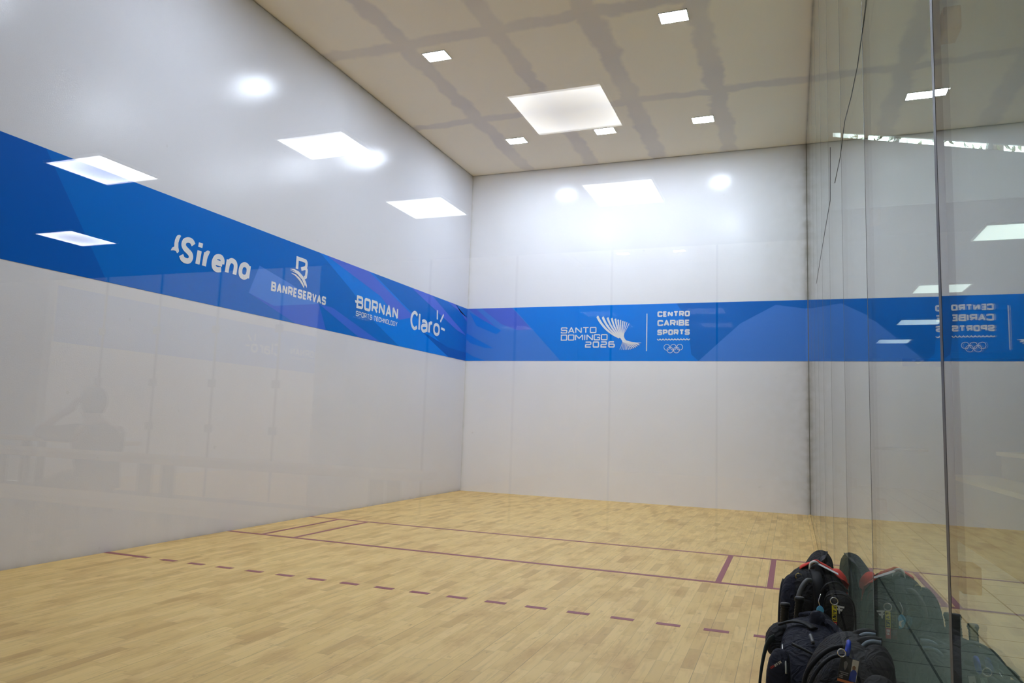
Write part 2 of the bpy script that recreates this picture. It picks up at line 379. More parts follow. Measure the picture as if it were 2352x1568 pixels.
GL.update({
 'S_r': [[(.98,.84),(.74,.985),(.42,1.0),(.12,.90),(.06,.72),(.22,.58),(.55,.47),(.84,.36),(.94,.20),(.80,.04),(.48,0),(.18,.06),(0,.20),'s']],
 'C_r': [[(1,.86),(.72,.99),(.42,.98),(.12,.80),(0,.5),(.12,.20),(.42,.02),(.72,.01),(1,.14),'s']],
 'o_r': [[(.5,0),(.12,.09),(0,.33),(.12,.57),(.5,.66),(.88,.57),(1,.33),(.88,.09),'sc']],
 'e_r': [[(0,.34),(1,.34)],[(1,.34),(.96,.52),(.78,.64),(.5,.66),(.16,.58),(0,.34),(.12,.09),(.5,0),(.95,.06),'s']],
 'a_r': [[(.5,0),(.12,.09),(0,.33),(.12,.57),(.5,.66),(.86,.57),(.98,.33),(.86,.09),'sc'],[(.98,0),(.98,.66)]],
 'n_r': [[(0,0),(0,.66)],[(0,.40),(.18,.60),(.5,.66),(.86,.58),(1,.38),(1,0),'s']],
 'r_r': [[(0,0),(0,.66)],[(0,.38),(.2,.58),(.55,.66),(1,.64),'s']],
 'a2_r': [[(.08,.58),(.45,.66),(.84,.58),(.96,.40),(.96,0),'s'],[(.96,.38),(.5,.38),(.12,.30),(.04,.16),(.2,.02),(.5,0),(.82,.08),(.96,.2),'s']],
 'B_r': GL['B'],
})
ROUND = {'S': 'S_r', 'e': 'e_r', 'o': 'o_r', 'a': 'a_r', 'n': 'n_r', 'r': 'r_r', 'C': 'C_r'}
def catmull(pts, closed, k=6):
    P = [Vector(p[:2]) for p in pts]; n = len(P); out = []
    for i in range(n if closed else n - 1):
        p0 = P[(i - 1) % n] if (closed or i) else P[0]; p1 = P[i]; p2 = P[(i + 1) % n]; p3 = P[(i + 2) % n] if (closed or i < n - 2) else P[-1]
        for j in range(k):
            t = j / k; out.append(0.5 * ((2 * p1) + (-p0 + p2) * t + (2 * p0 - 5 * p1 + 4 * p2 - p3) * t * t + (-p0 + 3 * p1 - 3 * p2 + p3) * t ** 3))
    if not closed: out.append(P[-1])
    return out
WID = {'M': 1.25, 'W': 1.3, 'I': .28, 'i': .24, 'l': .24, 'r': .62, ' ': .45, 'L': .8, 'E': .82, 'F': .8, 'e': .95, 'n': .95}
def fillet(pts, r, closed):
    out = []; n = len(pts)
    for i, p in enumerate(pts):
        v = Vector((p[0], p[1]))
        if len(p) < 3 or (not closed and i in (0, n - 1)): out.append(v); continue
        a = Vector(pts[(i - 1) % n][:2]); b = Vector(pts[(i + 1) % n][:2])
        la, lb = (a - v).length, (b - v).length
        q = min(r, la * .5, lb * .5)
        da, db = (a - v).normalized(), (b - v).normalized()
        p0, p1 = v + da * q, v + db * q
        for k in range(7):
            t = k / 6; ang = t
            # circular-ish quadratic blend with a little extra bulge
            c = p0 * (1 - t) ** 2 + v * 2 * t * (1 - t) + p1 * t ** 2
            mid = (p0 + p1) / 2
            out.append(c + (v - mid) * 0.17 * (4 * t * (1 - t)) * 0.5)
    return out
def stroke2d(pts, t, closed):
    """2-D polyline -> quads, mitred"""
    q = [pts[0]]
    for v in pts[1:]:
        if (v - q[-1]).length > 1e-6: q.append(v)
    if closed and (q[0] - q[-1]).length < 1e-6: q.pop()
    n = len(q); h = t / 2; Lf = []; Rt = []
    for i in range(n):
        d0 = (q[i] - q[i - 1]) if (i > 0 or closed) else None
        d1 = (q[(i + 1) % n] - q[i]) if (i < n - 1 or closed) else None
        d0 = (d0 or d1).normalized(); d1 = (d1 or d0).normalized()
        n0 = Vector((-d0.y, d0.x)); n1 = Vector((-d1.y, d1.x)); m = n0 + n1
        m = n0 if m.length < 1e-4 else m.normalized()
        k = h / max(0.45, m.dot(n0))
        Lf.append(q[i] + m * k); Rt.append(q[i] - m * k)
    vs = Lf + Rt; fs = []
    for i in range(n if closed else n - 1):
        j = (i + 1) % n; fs.append((n + i, n + j, j, i))
    return vs, fs
def lettering(text, x0, x1, zb, zt, t, r, fn, mb=None, alt={}, gap=None, slant=0.0, wid={}):
    WD = {**WID, **wid}
    """text fitted between x0..x1, baseline zb, cap top zt, stroke t, corner radius r (share of height)"""
    mb = mb or MB(); h = zt - zb; gap = t * 0.75 if gap is None else gap
    tot = sum(WD.get(c, 1.0) for c in text); unit = ((x1 - x0) - gap * (len(text) - 1) ) / tot
    x = x0
    for c in text:
        w = WD.get(c, 1.0) * unit
        if c != ' ':
            for st in GL[alt.get(c, c)]:
                fl_ = st[-1] if isinstance(st[-1], str) else ''; closed = 'c' in fl_; st = [p for p in st if not isinstance(p, str)]
                iw = max(w - t, 1e-4); ih = h - t
                pts = [(x + t / 2 + p[0] * iw, zb + t / 2 + p[1] * ih, *p[2:]) for p in st]
                if WD.get(c, 1) < .3: pts = [(x + w / 2, p[1]) for p in pts]
                vs, fs = stroke2d(catmull(pts, closed) if 's' in fl_ else fillet(pts, r * h, closed), t, closed)
                put(mb, [Vector((v.x + slant * (v.y - zb), v.y)) for v in vs], fs, fn)
            if hasattr(fn, 'reset'): fn.reset()
        x += w + gap
    return mb
def poly(mb, pts, fn):
    if hasattr(fn, 'bump'): fn.bump()
    return mb.add([fn(*q) for q in pts], [tuple(range(len(pts)))])
def ring2d(mb, cx, cz, r, t, fn, n=40):
    pts = [Vector((cx + r * math.cos(2 * math.pi * k / n), cz + r * math.sin(2 * math.pi * k / n))) for k in range(n)]
    vs, fs = stroke2d(pts, t, True); return put(mb, vs, fs, fn)

# ------------------------------------------------------------ the court shell
fl = struct(MB().box((-.2, -L - .02, -.2), (W + .02, .2, 0)).build('floor', M['floor']))
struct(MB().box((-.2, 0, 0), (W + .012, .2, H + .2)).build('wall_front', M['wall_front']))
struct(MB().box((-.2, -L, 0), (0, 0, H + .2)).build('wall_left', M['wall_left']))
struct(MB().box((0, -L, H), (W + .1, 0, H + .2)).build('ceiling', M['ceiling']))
struct(MB().box((-.2, -L - .14, 2.9), (W + .02, -L - .02, H + .2)).build('wall_back_upper', M['wall_plain']))

# painted lines, children of the floor
lw, lz = 0.05, 0.0012
def line(name, a, b): return MB().box((a[0], a[1], 0), (b[0], b[1], lz)).build(name, M['line'], fl)
y15, y20, y25, xa, xb = -4.575, -6.02, -7.64, 0.444, 0.862
line('service_line', (0, y15 - .055), (W, y15)); line('short_line', (0, y20 - .09), (W, y20 - .03))
for x in (xa, xb, W - xb, W - xa): line('service_box_line', (x - .025, y20 - .03), (x + .025, y15 - .055))
dm = MB(); dm.box((0, y25 - .028, 0), (.51, y25 + .028, lz))
x = .66
for k in range(17):
    dm.box((x, y25 - .028, 0), (x + .158, y25 + .028, lz)); x += .3085
dm.build('receiving_line', M['line'], fl)
for a, b in (((0.02, -.16), (W - .02, -.14)),): pass

# back wall of glass (the photograph looks through it)
wb = bpy.data.objects.new('wall_back', None); COL.objects.link(wb); struct(wb); wb.location = (W / 2, -L, 0)
xs = [W, 4.87, 3.65, 2.43, 1.21, 0.0]
for i in range(5):
    attach(MB().box((xs[i + 1] + .004, -L - .006, .004), (xs[i] - .004, -L + .006, 2.9)).build('glass_pane', M['glass_back'], origin=((xs[i] + xs[i + 1]) / 2, -L, 0)), wb)
    if i: attach(MB().box((xs[i] - .004, -L - .008, .004), (xs[i] + .004, -L + .008, 2.9)).build('seam', M['seam'], origin=(xs[i], -L, 0)), wb)

# right wall of glass: panes, dark seams, clamps, scratches
wr = bpy.data.objects.new('wall_right', None); COL.objects.link(wr); struct(wr); wr.location = (W, -L / 2, 0)
ys = [-L, -11.17, -9.80, -8.52, -7.15, -5.85, -4.60, -3.30, -1.80, 0.0]
for i in range(9):
    a, b = ys[i] + .012, ys[i + 1] - .006
    o = MB().box((W, a, .004), (W + .012, b, H)).build('glass_pane', M['glass_side'], origin=(W, b, 0))
    o.rotation_euler[2] = {0: math.radians(-0.36), 1: math.radians(0.20)}.get(i, 0) * (1 if i == 0 else 1)
    attach(o, wr)
    if i:
        hw = .012 if i == 1 else (.004 if i == 2 else .002)
        attach(MB().box((W - .0005, ys[i] - hw, .004), (W + .0125, ys[i] + hw, H)).build('seam', M['seam'] if i == 1 else M['seam_far'], origin=(W, ys[i], 0)), wr)
        if i < 6:
            for z in (1.045, 2.085, 3.6):
                attach(MB().box((W + .0145, ys[i] - .03, z - .024), (W + .045, ys[i] + .03, z + .024)).build('clamp', M['clamp'], origin=(W, ys[i], z), bevel=.003), wr)
cr = MB()
for pts in ([(-9.98, 2.84), (-9.85, 2.81), (-9.59, 2.78), (-9.25, 2.80), (-8.82, 2.86), (-8.45, 2.81), (-7.9, 2.84)], [(-7.45, 3.24), (-7.34, 2.9), (-6.48, 2.91), (-5.53, 2.91), (-4.23, 2.91)]):
    cr.tube([(W - .001, a, b) for a, b in pts], .0012, 5)
attach(cr.build('crack', M['seam'], origin=(W, -8, 2.8)), wr)
# bottom and corner trim
t1 = struct(MB().box((W - .02, -L, 0), (W, -.02, .012)).build('trim_1', M['floor'], bevel=.003))
struct(MB().box((W - .006, -.02, 0), (W + .03, 0, H)).build('trim_2', simple('grey_sealant', (0.16, 0.15, 0.12), .6)))
struct(MB().box((W + .012, -L, 0), (W + .02, -.02, .03)).build('trim_3', M['seam']))

# ------------------------------------------------------------ sponsor bands
ZB, ZT = 2.4451, 3.4502
def left_fn(d): return PF(lambda s, z: (0, s, z), (1, 0, 0), d)
def front_fn(d): return PF(lambda s, z: (s, 0, z), (0, -1, 0), d)
def band_left(y0, y1, parent_x=0.0):
    mb = MB(); mb.mi = 0
    f = left_fn(.002); poly(mb, [(y0, ZB), (y1, ZB), (y1, ZT), (y0, ZT)], f)
    return mb
# left wall band
bl = thing('sponsor_band', 'long blue vinyl band with four white sponsor logos across the left wall', 'banner', (0, -L / 2, ZB))
mb = band_left(-L, 0); f = left_fn(.0026); f2 = left_fn(.0032)
mb.mi = 1; poly(mb, [(-4.75, ZT), (-3.45, ZT), (-1.45, 2.80), (-.55, ZB), (-2.55, ZB), (-3.3, 2.72), (-4.0, 3.10)], f)
mb.mi = 2; poly(mb, [(-4.62, ZT), (-3.56, ZT), (-2.10, 2.98), (-2.6, 2.86), (-3.19, 3.14)], f2)
mb.mi = 2; poly(mb, [(-2.25, ZT), (-1.50, ZT), (-.02, 2.93), (-.45, 2.98)], f2); poly(mb, [(-.9, ZT), (-.55, ZT), (0, 3.19), (0, 3.27)], f2)
mb.mi = 3; poly(mb, [(-6.05, 2.68), (-5.60, 2.60), (-4.71, 2.77), (-4.52, ZB), (-5.17, ZB)], f)
mb.mi = 5; poly(mb, [(-5.90, 3.03), (-5.30, 2.92), (-4.71, 2.77), (-5.60, 2.60), (-6.05, 2.68)], f)
mb.mi = 3; poly(mb, [(-4.71, 2.77), (-4.40, 2.77), (-3.13, ZB), (-3.72, ZB)], f)
mb.mi = 4; poly(mb, [(-1.9, 2.80), (-.8, 2.62), (0, 2.60), (0, ZB), (-.75, ZB), (-1.2, 2.58)], f2)
mb.mi = 6; poly(mb, [(-L, ZB), (-7.9, ZB), (-8.6, ZT), (-L, ZT)], f)
bandL = mb.build('band', [M['blue_a'], M['blue_b'], M['blue_d'], M['blue_c'], M['blue_e'], M['blue_f'], M['blue_e']], origin=(0, -L / 2, ZB))
attach(bandL, bl)
fl4 = left_fn(.0042)
lg = []
# first logo: leaf mark + lettering
m1 = lettering('Sirena', -7.115, -6.065, 2.812, 3.092, .058, .36, fl4, gap=.024, alt=ROUND, slant=.11, wid={'S': 1.08, 'i': .42, 'r': .56, 'e': 1.02, 'n': .98, 'a': 1.02})
lg.append(('sirena_lettering', m1))
m1 = MB(); poly(m1, [(-7.143, 3.078), (-7.115, 3.088), (-7.098, 3.080), (-7.115, 3.045), (-7.126, 3.003), (-7.122, 2.955), (-7.108, 2.92), (-7.120, 2.90), (-7.132, 2.893), (-7.150, 2.913), (-7.180, 2.912), (-7.214, 2.902), (-7.200, 2.935), (-7.174, 2.952), (-7.176, 2.985), (-7.172, 3.02), (-7.160, 3.055)], fl4)
lg.append(('leaf_mark', m1))
# second: B mark with three waves + BANRESERVAS
m2 = lettering('BANRESERVAS', -5.675, -4.565, 2.773, 2.888, .027, .22, fl4, gap=.014)
lg.append(('banreservas_lettering', m2)); m2 = MB()
vs, fs = stroke2d(fillet([(-5.215, 3.135), (-5.215, 3.272), (-5.030, 3.272, 1), (-5.030, 3.19, 1), (-5.13, 3.15)], .08, False), .048, False); put(m2, vs, fs, fl4)
vs, fs = stroke2d(fillet([(-5.06, 3.185), (-5.015, 3.165, 1), (-5.025, 3.07), (-5.06, 3.05)], .07, False), .045, False); put(m2, vs, fs, fl4)
def wave(mb, pts, fn):       # tapered curved blade: (x, z, thickness)
    up = [Vector((a, b + t / 2)) for a, b, t in pts]; dn = [Vector((a, b - t / 2)) for a, b, t in pts]; n = len(pts)
    put(mb, up + dn, [(n + i, n + i + 1, i + 1, i) for i in range(n - 1)], fn)
wave(m2, [(-5.345, 3.108, .003), (-5.27, 3.112, .022), (-5.17, 3.088, .040), (-5.08, 3.040, .048), (-5.02, 2.98, .05), (-4.992, 2.945, .03)], fl4)
wave(m2, [(-5.32, 3.060, .003), (-5.24, 3.052, .02), (-5.15, 3.015, .036), (-5.08, 2.962, .042), (-5.05, 2.93, .03)], fl4)
wave(m2, [(-5.345, 3.095, .003), (-5.20, 3.080, .016), (-5.10, 3.03, .02), (-5.03, 2.955, .022)], fl4)
lg.append(('wave_mark', m2))
# third: BORNAN / SPORTS TECHNOLOGY
m3 = lettering('BORNAN', -3.830, -2.640, 2.858, 3.045, .040, .20, fl4, gap=.030)
poly(m3, [(-3.875, 2.965), (-3.79, 2.965), (-3.79, 2.93), (-3.86, 2.93)], fl4)
lettering('SPORTS TECHNOLOGY', -3.830, -2.645, 2.744, 2.818, .0115, .18, fl4, m3, gap=.013)
lg.append(('bornan_lettering', m3))
# fourth: Claro with rays
m4 = lettering('Claro', -2.228, -1.150, 2.766, 3.085, .055, .38, fl4, gap=.024, alt={**ROUND, 'a': 'a2_r'})
lg.append(('claro_lettering', m4))
for a, b in (((-1.275, 3.226), (-1.266, 3.062)), ((-1.022, 3.186), (-1.142, 3.035)), ((-1.100, 2.925), (-.952, 2.915))):
    m4 = MB(); vs, fs = stroke2d([Vector(a), Vector(b)], .042, False); put(m4, vs, fs, fl4); lg.append(('ray_mark', m4))
for nme, q in lg:
    o = q.build(nme, M['white_vinyl'], origin=(0, -L / 2, ZB)); attach(o, bl); o['label'] = 'white lettering on the blue band'
# front wall band
bf = thing('sponsor_band', 'blue vinyl band with white event logo and five rings across the front wall', 'banner', (W / 2, 0, ZB))
mb = MB(); f1, f2, f3 = front_fn(.002), front_fn(.0026), front_fn(.0032)
poly(mb, [(0, ZB), (W, ZB), (W, ZT), (0, ZT)], f1)
mb.mi = 1; poly(mb, [(0, ZT), (.943, ZT), (1.905, ZB), (0, ZB)], f2)
mb.mi = 2; poly(mb, [(.30, ZT), (.92, ZT), (1.33, 3.03), (1.05, 3.02), (.72, 3.14)], f3); poly(mb, [(.02, ZT), (.18, ZT), (.72, 2.99), (.60, 3.02)], f3)
mb.mi = 0; poly(mb, [(.05, 3.38), (.35, 3.22), (.72, 3.02), (.62, 2.95), (.2, 3.12)], f3); poly(mb, [(0, 2.98), (.22, 2.86), (.58, 2.68), (.40, 2.69), (.1, 2.78), (0, 2.86)], f3); poly(mb, [(0, 2.62), (.15, 2.53), (.42, ZB), (0, ZB)], f3)
mb.mi = 3; poly(mb, [(3.98, ZT)] + [(4.02 + .22 * math.sin(a) ** 1.0 - .0, ZT - 1.0 * a / 1.57) for a in (.2, .5, .8, 1.1, 1.4)] + [(4.36, ZB), (5.05, 3.08), (W, 3.32), (W, ZT)], f2)
mb.mi = 1; poly(mb, [(4.356, ZB), (5.037, 3.077), (5.6, 3.38), (W, 3.30), (W, ZB)], f3)
attach(mb.build('band', [M['blue_b'], M['blue_f'], M['blue_d'], M['blue_a']], origin=(W / 2, 0, ZB)), bf)
ff = front_fn(.0042)
m5 = lettering('SANTO', 1.897, 2.565, 2.948, 3.060, .019, .16, ff, gap=.014)
lettering('DOMINGO', 1.900, 2.771, 2.815, 2.927, .019, .16, ff, m5, gap=.014)
lettering('2026', 2.358, 2.905, 2.684, 2.797, .023, .16, ff, m5, gap=.024)
neck = (3.055, 2.86)
tips = [(2.574, 3.251), (2.674, 3.238), (2.763, 3.225), (2.84, 3.213), (2.906, 3.201), (2.956, 3.185), (3.0, 3.177), (3.044, 3.159), (3.081, 3.148), (3.117, 3.132), (3.157, 3.114)]
def blade(a, b, w0, w1, bow, mb):
    a, b = Vector(a), Vector(b); d = b - a; n = Vector((-d.y, d.x)).normalized(); up = []; dn = []
    for k in range(9):
        t = k / 8; c = a + d * t + n * bow * 4 * t * (1 - t) * d.length; w = (w0 * (1 - t) + w1 * t) / 2
        up.append(c + n * w); dn.append(c - n * w)
    put(mb, up + dn, [(9 + i, 10 + i, i + 1, i) for i in range(8)], ff)
for i, tp in enumerate(tips):
    k = i / 10
    blade(tp, (2.985 + .075 * k, 2.855 + .07 * k), .036 * (1 - k) + .011, .020 * (1 - k) + .006, -.09 + .11 * k, m5)
tails = [(2.996, 2.649), (3.031, 2.645), (3.063, 2.643), (3.093, 2.643), (3.123, 2.645), (3.153, 2.647), (3.185, 2.651), (3.217, 2.659), (3.249, 2.672), (3.281, 2.686), (3.312, 2.705), (3.344, 2.729)]
for i, tp in enumerate(tails):
    k = i / 11
    blade(tp, (3.045 + .11 * k, 2.815 - .03 * k), .008 + .012 * k, .005 + .012 * k, -.04 + .02 * k, m5)
poly(m5, [(2.93, 2.900), (3.0, 2.855), (3.035, 2.805), (3.10, 2.785), (3.12, 2.80), (3.085, 2.835), (3.065, 2.885), (3.075, 2.945), (3.04, 2.935), (2.99, 2.925)], ff)
wave(m5, [(3.04, 2.815, .06), (3.10, 2.788, .05), (3.2, 2.766, .036), (3.30, 2.760, .020), (3.378, 2.764, .006)], ff)
for z0, z1, tx in ((3.217, 3.315, 'CENTRO'), (3.056, 3.162, 'CARIBE'), (2.896, 2.994, 'SPORTS')):
    lettering(tx, 3.654, 4.209, z0, z1, .026, .20, ff, m5, gap=.010)
vs, fs = stroke2d([Vector((3.470, 2.618)), Vector((3.470, 3.282))], .016, False); put(m5, vs, fs, ff)
wv = [Vector((3.652 + .561 * k / 88, 2.830 - .020 * abs(math.sin(math.pi * 11 * k / 88)))) for k in range(89)]
vs, fs = stroke2d(wv, .014, False); put(m5, vs, fs, ff)
for cx, cz in ((3.822, 2.683), (3.933, 2.683), (4.042, 2.684), (3.878, 2.635), (3.987, 2.635)): ring2d(m5, cx, cz, .050, .0085, ff)
o = m5.build('event_logo', M['white_vinyl'], origin=(W / 2, 0, ZB)); attach(o, bf); o['label'] = 'white lettering, wing mark and five rings on the blue band'

# ------------------------------------------------------------ lamps
def court_light(x, y, label, m, z=H, group='court ceiling lights'):
    t = thing('ceiling_light', label, 'light', (x, y, z - .012), group)
    a, b = .165, .118
    mb = MB()
    mb.box((-a, -b, 0), (a, -b + .008, .012)); mb.box((-a, b - .008, 0), (a, b, .012)); mb.box((-a, -b, 0), (-a + .008, b, .012)); mb.box((a - .008, -b, 0), (a, b, .012))
    mb.build('frame', M['frame'], t)
    MB().box((-a + .008, -b + .008, .002), (a - .008, b - .008, .010)).build('diffuser', m, t)
    return t
court_light(1.48, -1.49, 'small lit ceiling light nearest the corner of the front and left walls', M['lamp_row'])
court_light(3.02, -1.48, 'middle light of the row along the front wall, touching the large pale reflected panel', M['lamp_row'])
court_light(4.58, -1.49, 'small lit ceiling light nearest the front right corner by the glass wall', M['lamp_row'])
court_light(1.48, -4.52, 'small lit ceiling light near the left wall, second row from the front wall', M['lamp_weak'])
court_light(4.58, -4.53, 'small lit ceiling light at the top edge of the picture, right half', M['lamp'])
for x, y in ((1.48, -7.52), (3.02, -7.52), (4.58, -7.52), (4.58, -10.55)):
    court_light(x, y, 'court ceiling light overhead, towards the back glass', M['lamp_weak'] if x < 2 else M['lamp'])

# ------------------------------------------------------------ lobby and the courts across it (seen as reflections in the back glass)
LC = 3.24
yo = -20.7
struct(MB().box((-9, yo, -.2), (W + .02, -L - .02, -.001)).build('floor', simple('grey_lobby_floor', (0.06, 0.06, 0.063), .5)))
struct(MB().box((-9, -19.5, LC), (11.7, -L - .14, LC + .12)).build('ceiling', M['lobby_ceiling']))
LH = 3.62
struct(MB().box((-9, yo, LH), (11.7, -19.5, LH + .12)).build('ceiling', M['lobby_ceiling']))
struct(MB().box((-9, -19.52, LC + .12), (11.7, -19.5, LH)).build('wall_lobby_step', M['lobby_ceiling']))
struct(MB().box((-9.2, yo, 0), (-9, -L, LH + .12)).build('wall_lobby_left', M['hall_wall']))
struct(MB().box((-9, -L - .12, 0), (-.2, -L, LC)).build('wall_lobby_front', M['wall_plain']))
# opposite court and its neighbour
struct(MB().box((-6.5, -33.1, 0), (11.7, -32.9, H + .2)).build('wall_opposite_front', M['wall_plain']))
wn_ = struct(MB().box((-6.5, -32.9, 0), (-6.3, yo, H + .2)).build('wall_opposite_left', M['wall_plain']))
struct(MB().box((-.75, -32.9, 0), (-.2, yo, H + .2)).build('wall_opposite_divider', M['wall_plain']))
struct(MB().box((6.2, -32.9, 0), (6.4, yo, H + .2)).build('wall_opposite_right', M['wall_plain']))
struct(MB().box((-6.5, -33.1, H), (6.4, yo, H + .2)).build('ceiling', M['ceiling']))
struct(MB().box((-6.5, -33.1, -.2), (11.7, yo, 0)).build('floor', M['floor']))
struct(MB().box((-9.2, yo - .12, LH), (11.7, yo, H + .2)).build('wall_opposite_upper', M['hall_wall']))
struct(MB().box((-9.2, yo - .12, 0), (-6.5, yo, LH)).build('wall_opposite_side', M['hall_wall']))
struct(MB().box((6.4, yo - .12, 0), (11.7, yo, LH)).build('wall_opposite_end', M['hall_wall']))
go = bpy.data.objects.new('wall_opposite_glass', None); COL.objects.link(go); struct(go); go.location = (0, yo, 0)
sx = [-6.3, -5.08, -3.86, -2.64, -1.42, -.75]
for i in range(5):
    attach(MB().box((sx[i] + .006, yo - .006, .01), (sx[i + 1] - .006, yo + .006, LH - .004)).build('glass_pane', M['glass_back'], origin=(sx[i], yo, 0)), go)
for x in sx[1:-1]:
    attach(MB().box((x - .012, yo - .012, .01), (x + .012, yo + .012, LH - .004)).build('seam', M['seam'], origin=(x, yo, 0)), go)
    for z in (1.05, 1.75, 2.6):
        attach(MB().box((x - .07, yo + .013, z - .06), (x + .07, yo + .03, z + .06)).build('clamp', M['steel'], origin=(x, yo, z)), go)
sx = [-.2, 1.1, 2.4, 3.7, 5.0, 6.2]
for i in range(5):
    attach(MB().box((sx[i] + .006, yo - .006, .01), (sx[i + 1] - .006, yo + .006, LH - .004)).build('glass_pane', M['glass_back'], origin=(sx[i], yo, 0)), go)
for x in sx[1:-1]:
    attach(MB().box((x - .012, yo - .012, .01), (x + .012, yo + .012, LH - .004)).build('seam', M['seam'], origin=(x, yo, 0)), go)
for x, y in ((1.48, -31.4), (3.02, -31.4), (1.48, -28.4), (4.58, -28.4), (3.02, -24.5), (-1.9, -31.4), (-5.0, -31.4), (-3.4, -27), (-3.4, -23.5)):
    court_light(x, y, 'ceiling light of a court across the lobby, only a faint glint in the back glass', M['lamp_opp'] if x < 0 else M['lamp_dim'], group='lights of the courts across the lobby')
ob = thing('sponsor_band', 'faint mirrored blue band with sponsor names reflected low on the left wall', 'banner', (-6.3, -26.8, ZB))
o = MB(); poly(o, [(-32.9, ZB), (yo - .02, ZB), (yo - .02, ZT), (-32.9, ZT)], lambda s, z: (-6.298, s, z))
attach(o.build('band', M['blue_f'], origin=(-6.3, -26.8, ZB)), ob)
for ch in bl.children:
    if ch.name.startswith(('claro', 'bornan', 'banres', 'wave', 'ray')):
        c = ch.copy(); COL.objects.link(c); c.parent = ob; c.matrix_parent_inverse.identity()
        c.location = (0, (-L / 2 - 24.6) + 26.8, 0)
        ch_label = c.get('label')

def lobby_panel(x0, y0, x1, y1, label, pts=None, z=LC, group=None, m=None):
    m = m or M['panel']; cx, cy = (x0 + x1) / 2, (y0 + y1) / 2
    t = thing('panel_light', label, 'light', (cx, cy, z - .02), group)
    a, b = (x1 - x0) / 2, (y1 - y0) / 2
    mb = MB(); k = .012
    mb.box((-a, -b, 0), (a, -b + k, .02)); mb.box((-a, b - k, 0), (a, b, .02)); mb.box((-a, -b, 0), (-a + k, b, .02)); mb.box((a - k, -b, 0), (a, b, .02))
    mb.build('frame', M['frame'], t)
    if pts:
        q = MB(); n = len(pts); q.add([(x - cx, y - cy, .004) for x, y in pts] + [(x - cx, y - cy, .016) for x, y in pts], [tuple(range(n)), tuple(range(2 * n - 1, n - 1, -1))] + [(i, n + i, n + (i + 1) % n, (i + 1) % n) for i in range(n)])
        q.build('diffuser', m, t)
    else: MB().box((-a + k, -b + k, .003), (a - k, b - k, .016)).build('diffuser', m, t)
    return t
cxm, cym = cam.location.x, cam.location.y
sc = (LC - 1.2914) / (4.0 - 1.2914)
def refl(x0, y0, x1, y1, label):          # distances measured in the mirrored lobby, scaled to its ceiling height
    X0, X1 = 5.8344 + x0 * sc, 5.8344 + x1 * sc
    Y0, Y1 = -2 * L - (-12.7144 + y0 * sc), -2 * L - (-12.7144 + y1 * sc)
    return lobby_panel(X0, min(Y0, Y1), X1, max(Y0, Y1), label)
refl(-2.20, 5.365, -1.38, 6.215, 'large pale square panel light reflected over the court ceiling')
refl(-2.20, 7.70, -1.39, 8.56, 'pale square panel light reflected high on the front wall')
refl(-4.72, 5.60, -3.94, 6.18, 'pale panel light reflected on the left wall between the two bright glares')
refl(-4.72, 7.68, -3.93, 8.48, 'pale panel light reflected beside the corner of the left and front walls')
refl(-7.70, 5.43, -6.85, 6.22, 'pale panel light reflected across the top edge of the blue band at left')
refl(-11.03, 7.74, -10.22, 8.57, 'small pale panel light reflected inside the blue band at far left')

# lobby bleacher with a seated person
def plank_bench(x0, x1, y, z, label, legs):
    t = thing('wooden_bench', label, 'bench', ((x0 + x1) / 2, y, 0))
    cx = (x0 + x1) / 2
    MB().box((x0 - cx, -.17, z - .05), (x1 - cx, .17, z)).build('seat', M['wood'], t, bevel=.006)
    for lx in legs:
        q = MB(); q.box((lx - cx - .04, -.14, 0), (lx - cx + .04, -.08, z - .05)); q.box((lx - cx - .04, .08, 0), (lx - cx + .04, .14, z - .05)); q.box((lx - cx - .03, -.14, .08), (lx - cx + .03, .14, .13))
        q.build('leg', M['steel'], t)
    return t
plank_bench(-1.2, 3.4, -15.45, .70, 'long low wooden bench faintly reflected at the foot of the left wall', (-.9, .8, 2.8))
plank_bench(-2.6, 3.6, -16.0, .95, 'tall wooden bench faintly reflected in front of the seated person', (-2.2, -.6, 1.3, 3.3))
plank_bench(-5.6, -1.9, -18.6, .9, 'far wooden bench faintly reflected on the left wall towards the corner', (-5.2, -3.6, -2.3))
plank_bench(-.9, 1.1, -16.62, .49, 'short wooden bench under the seated person, faint reflection on the left wall', (-.6, 1.2))

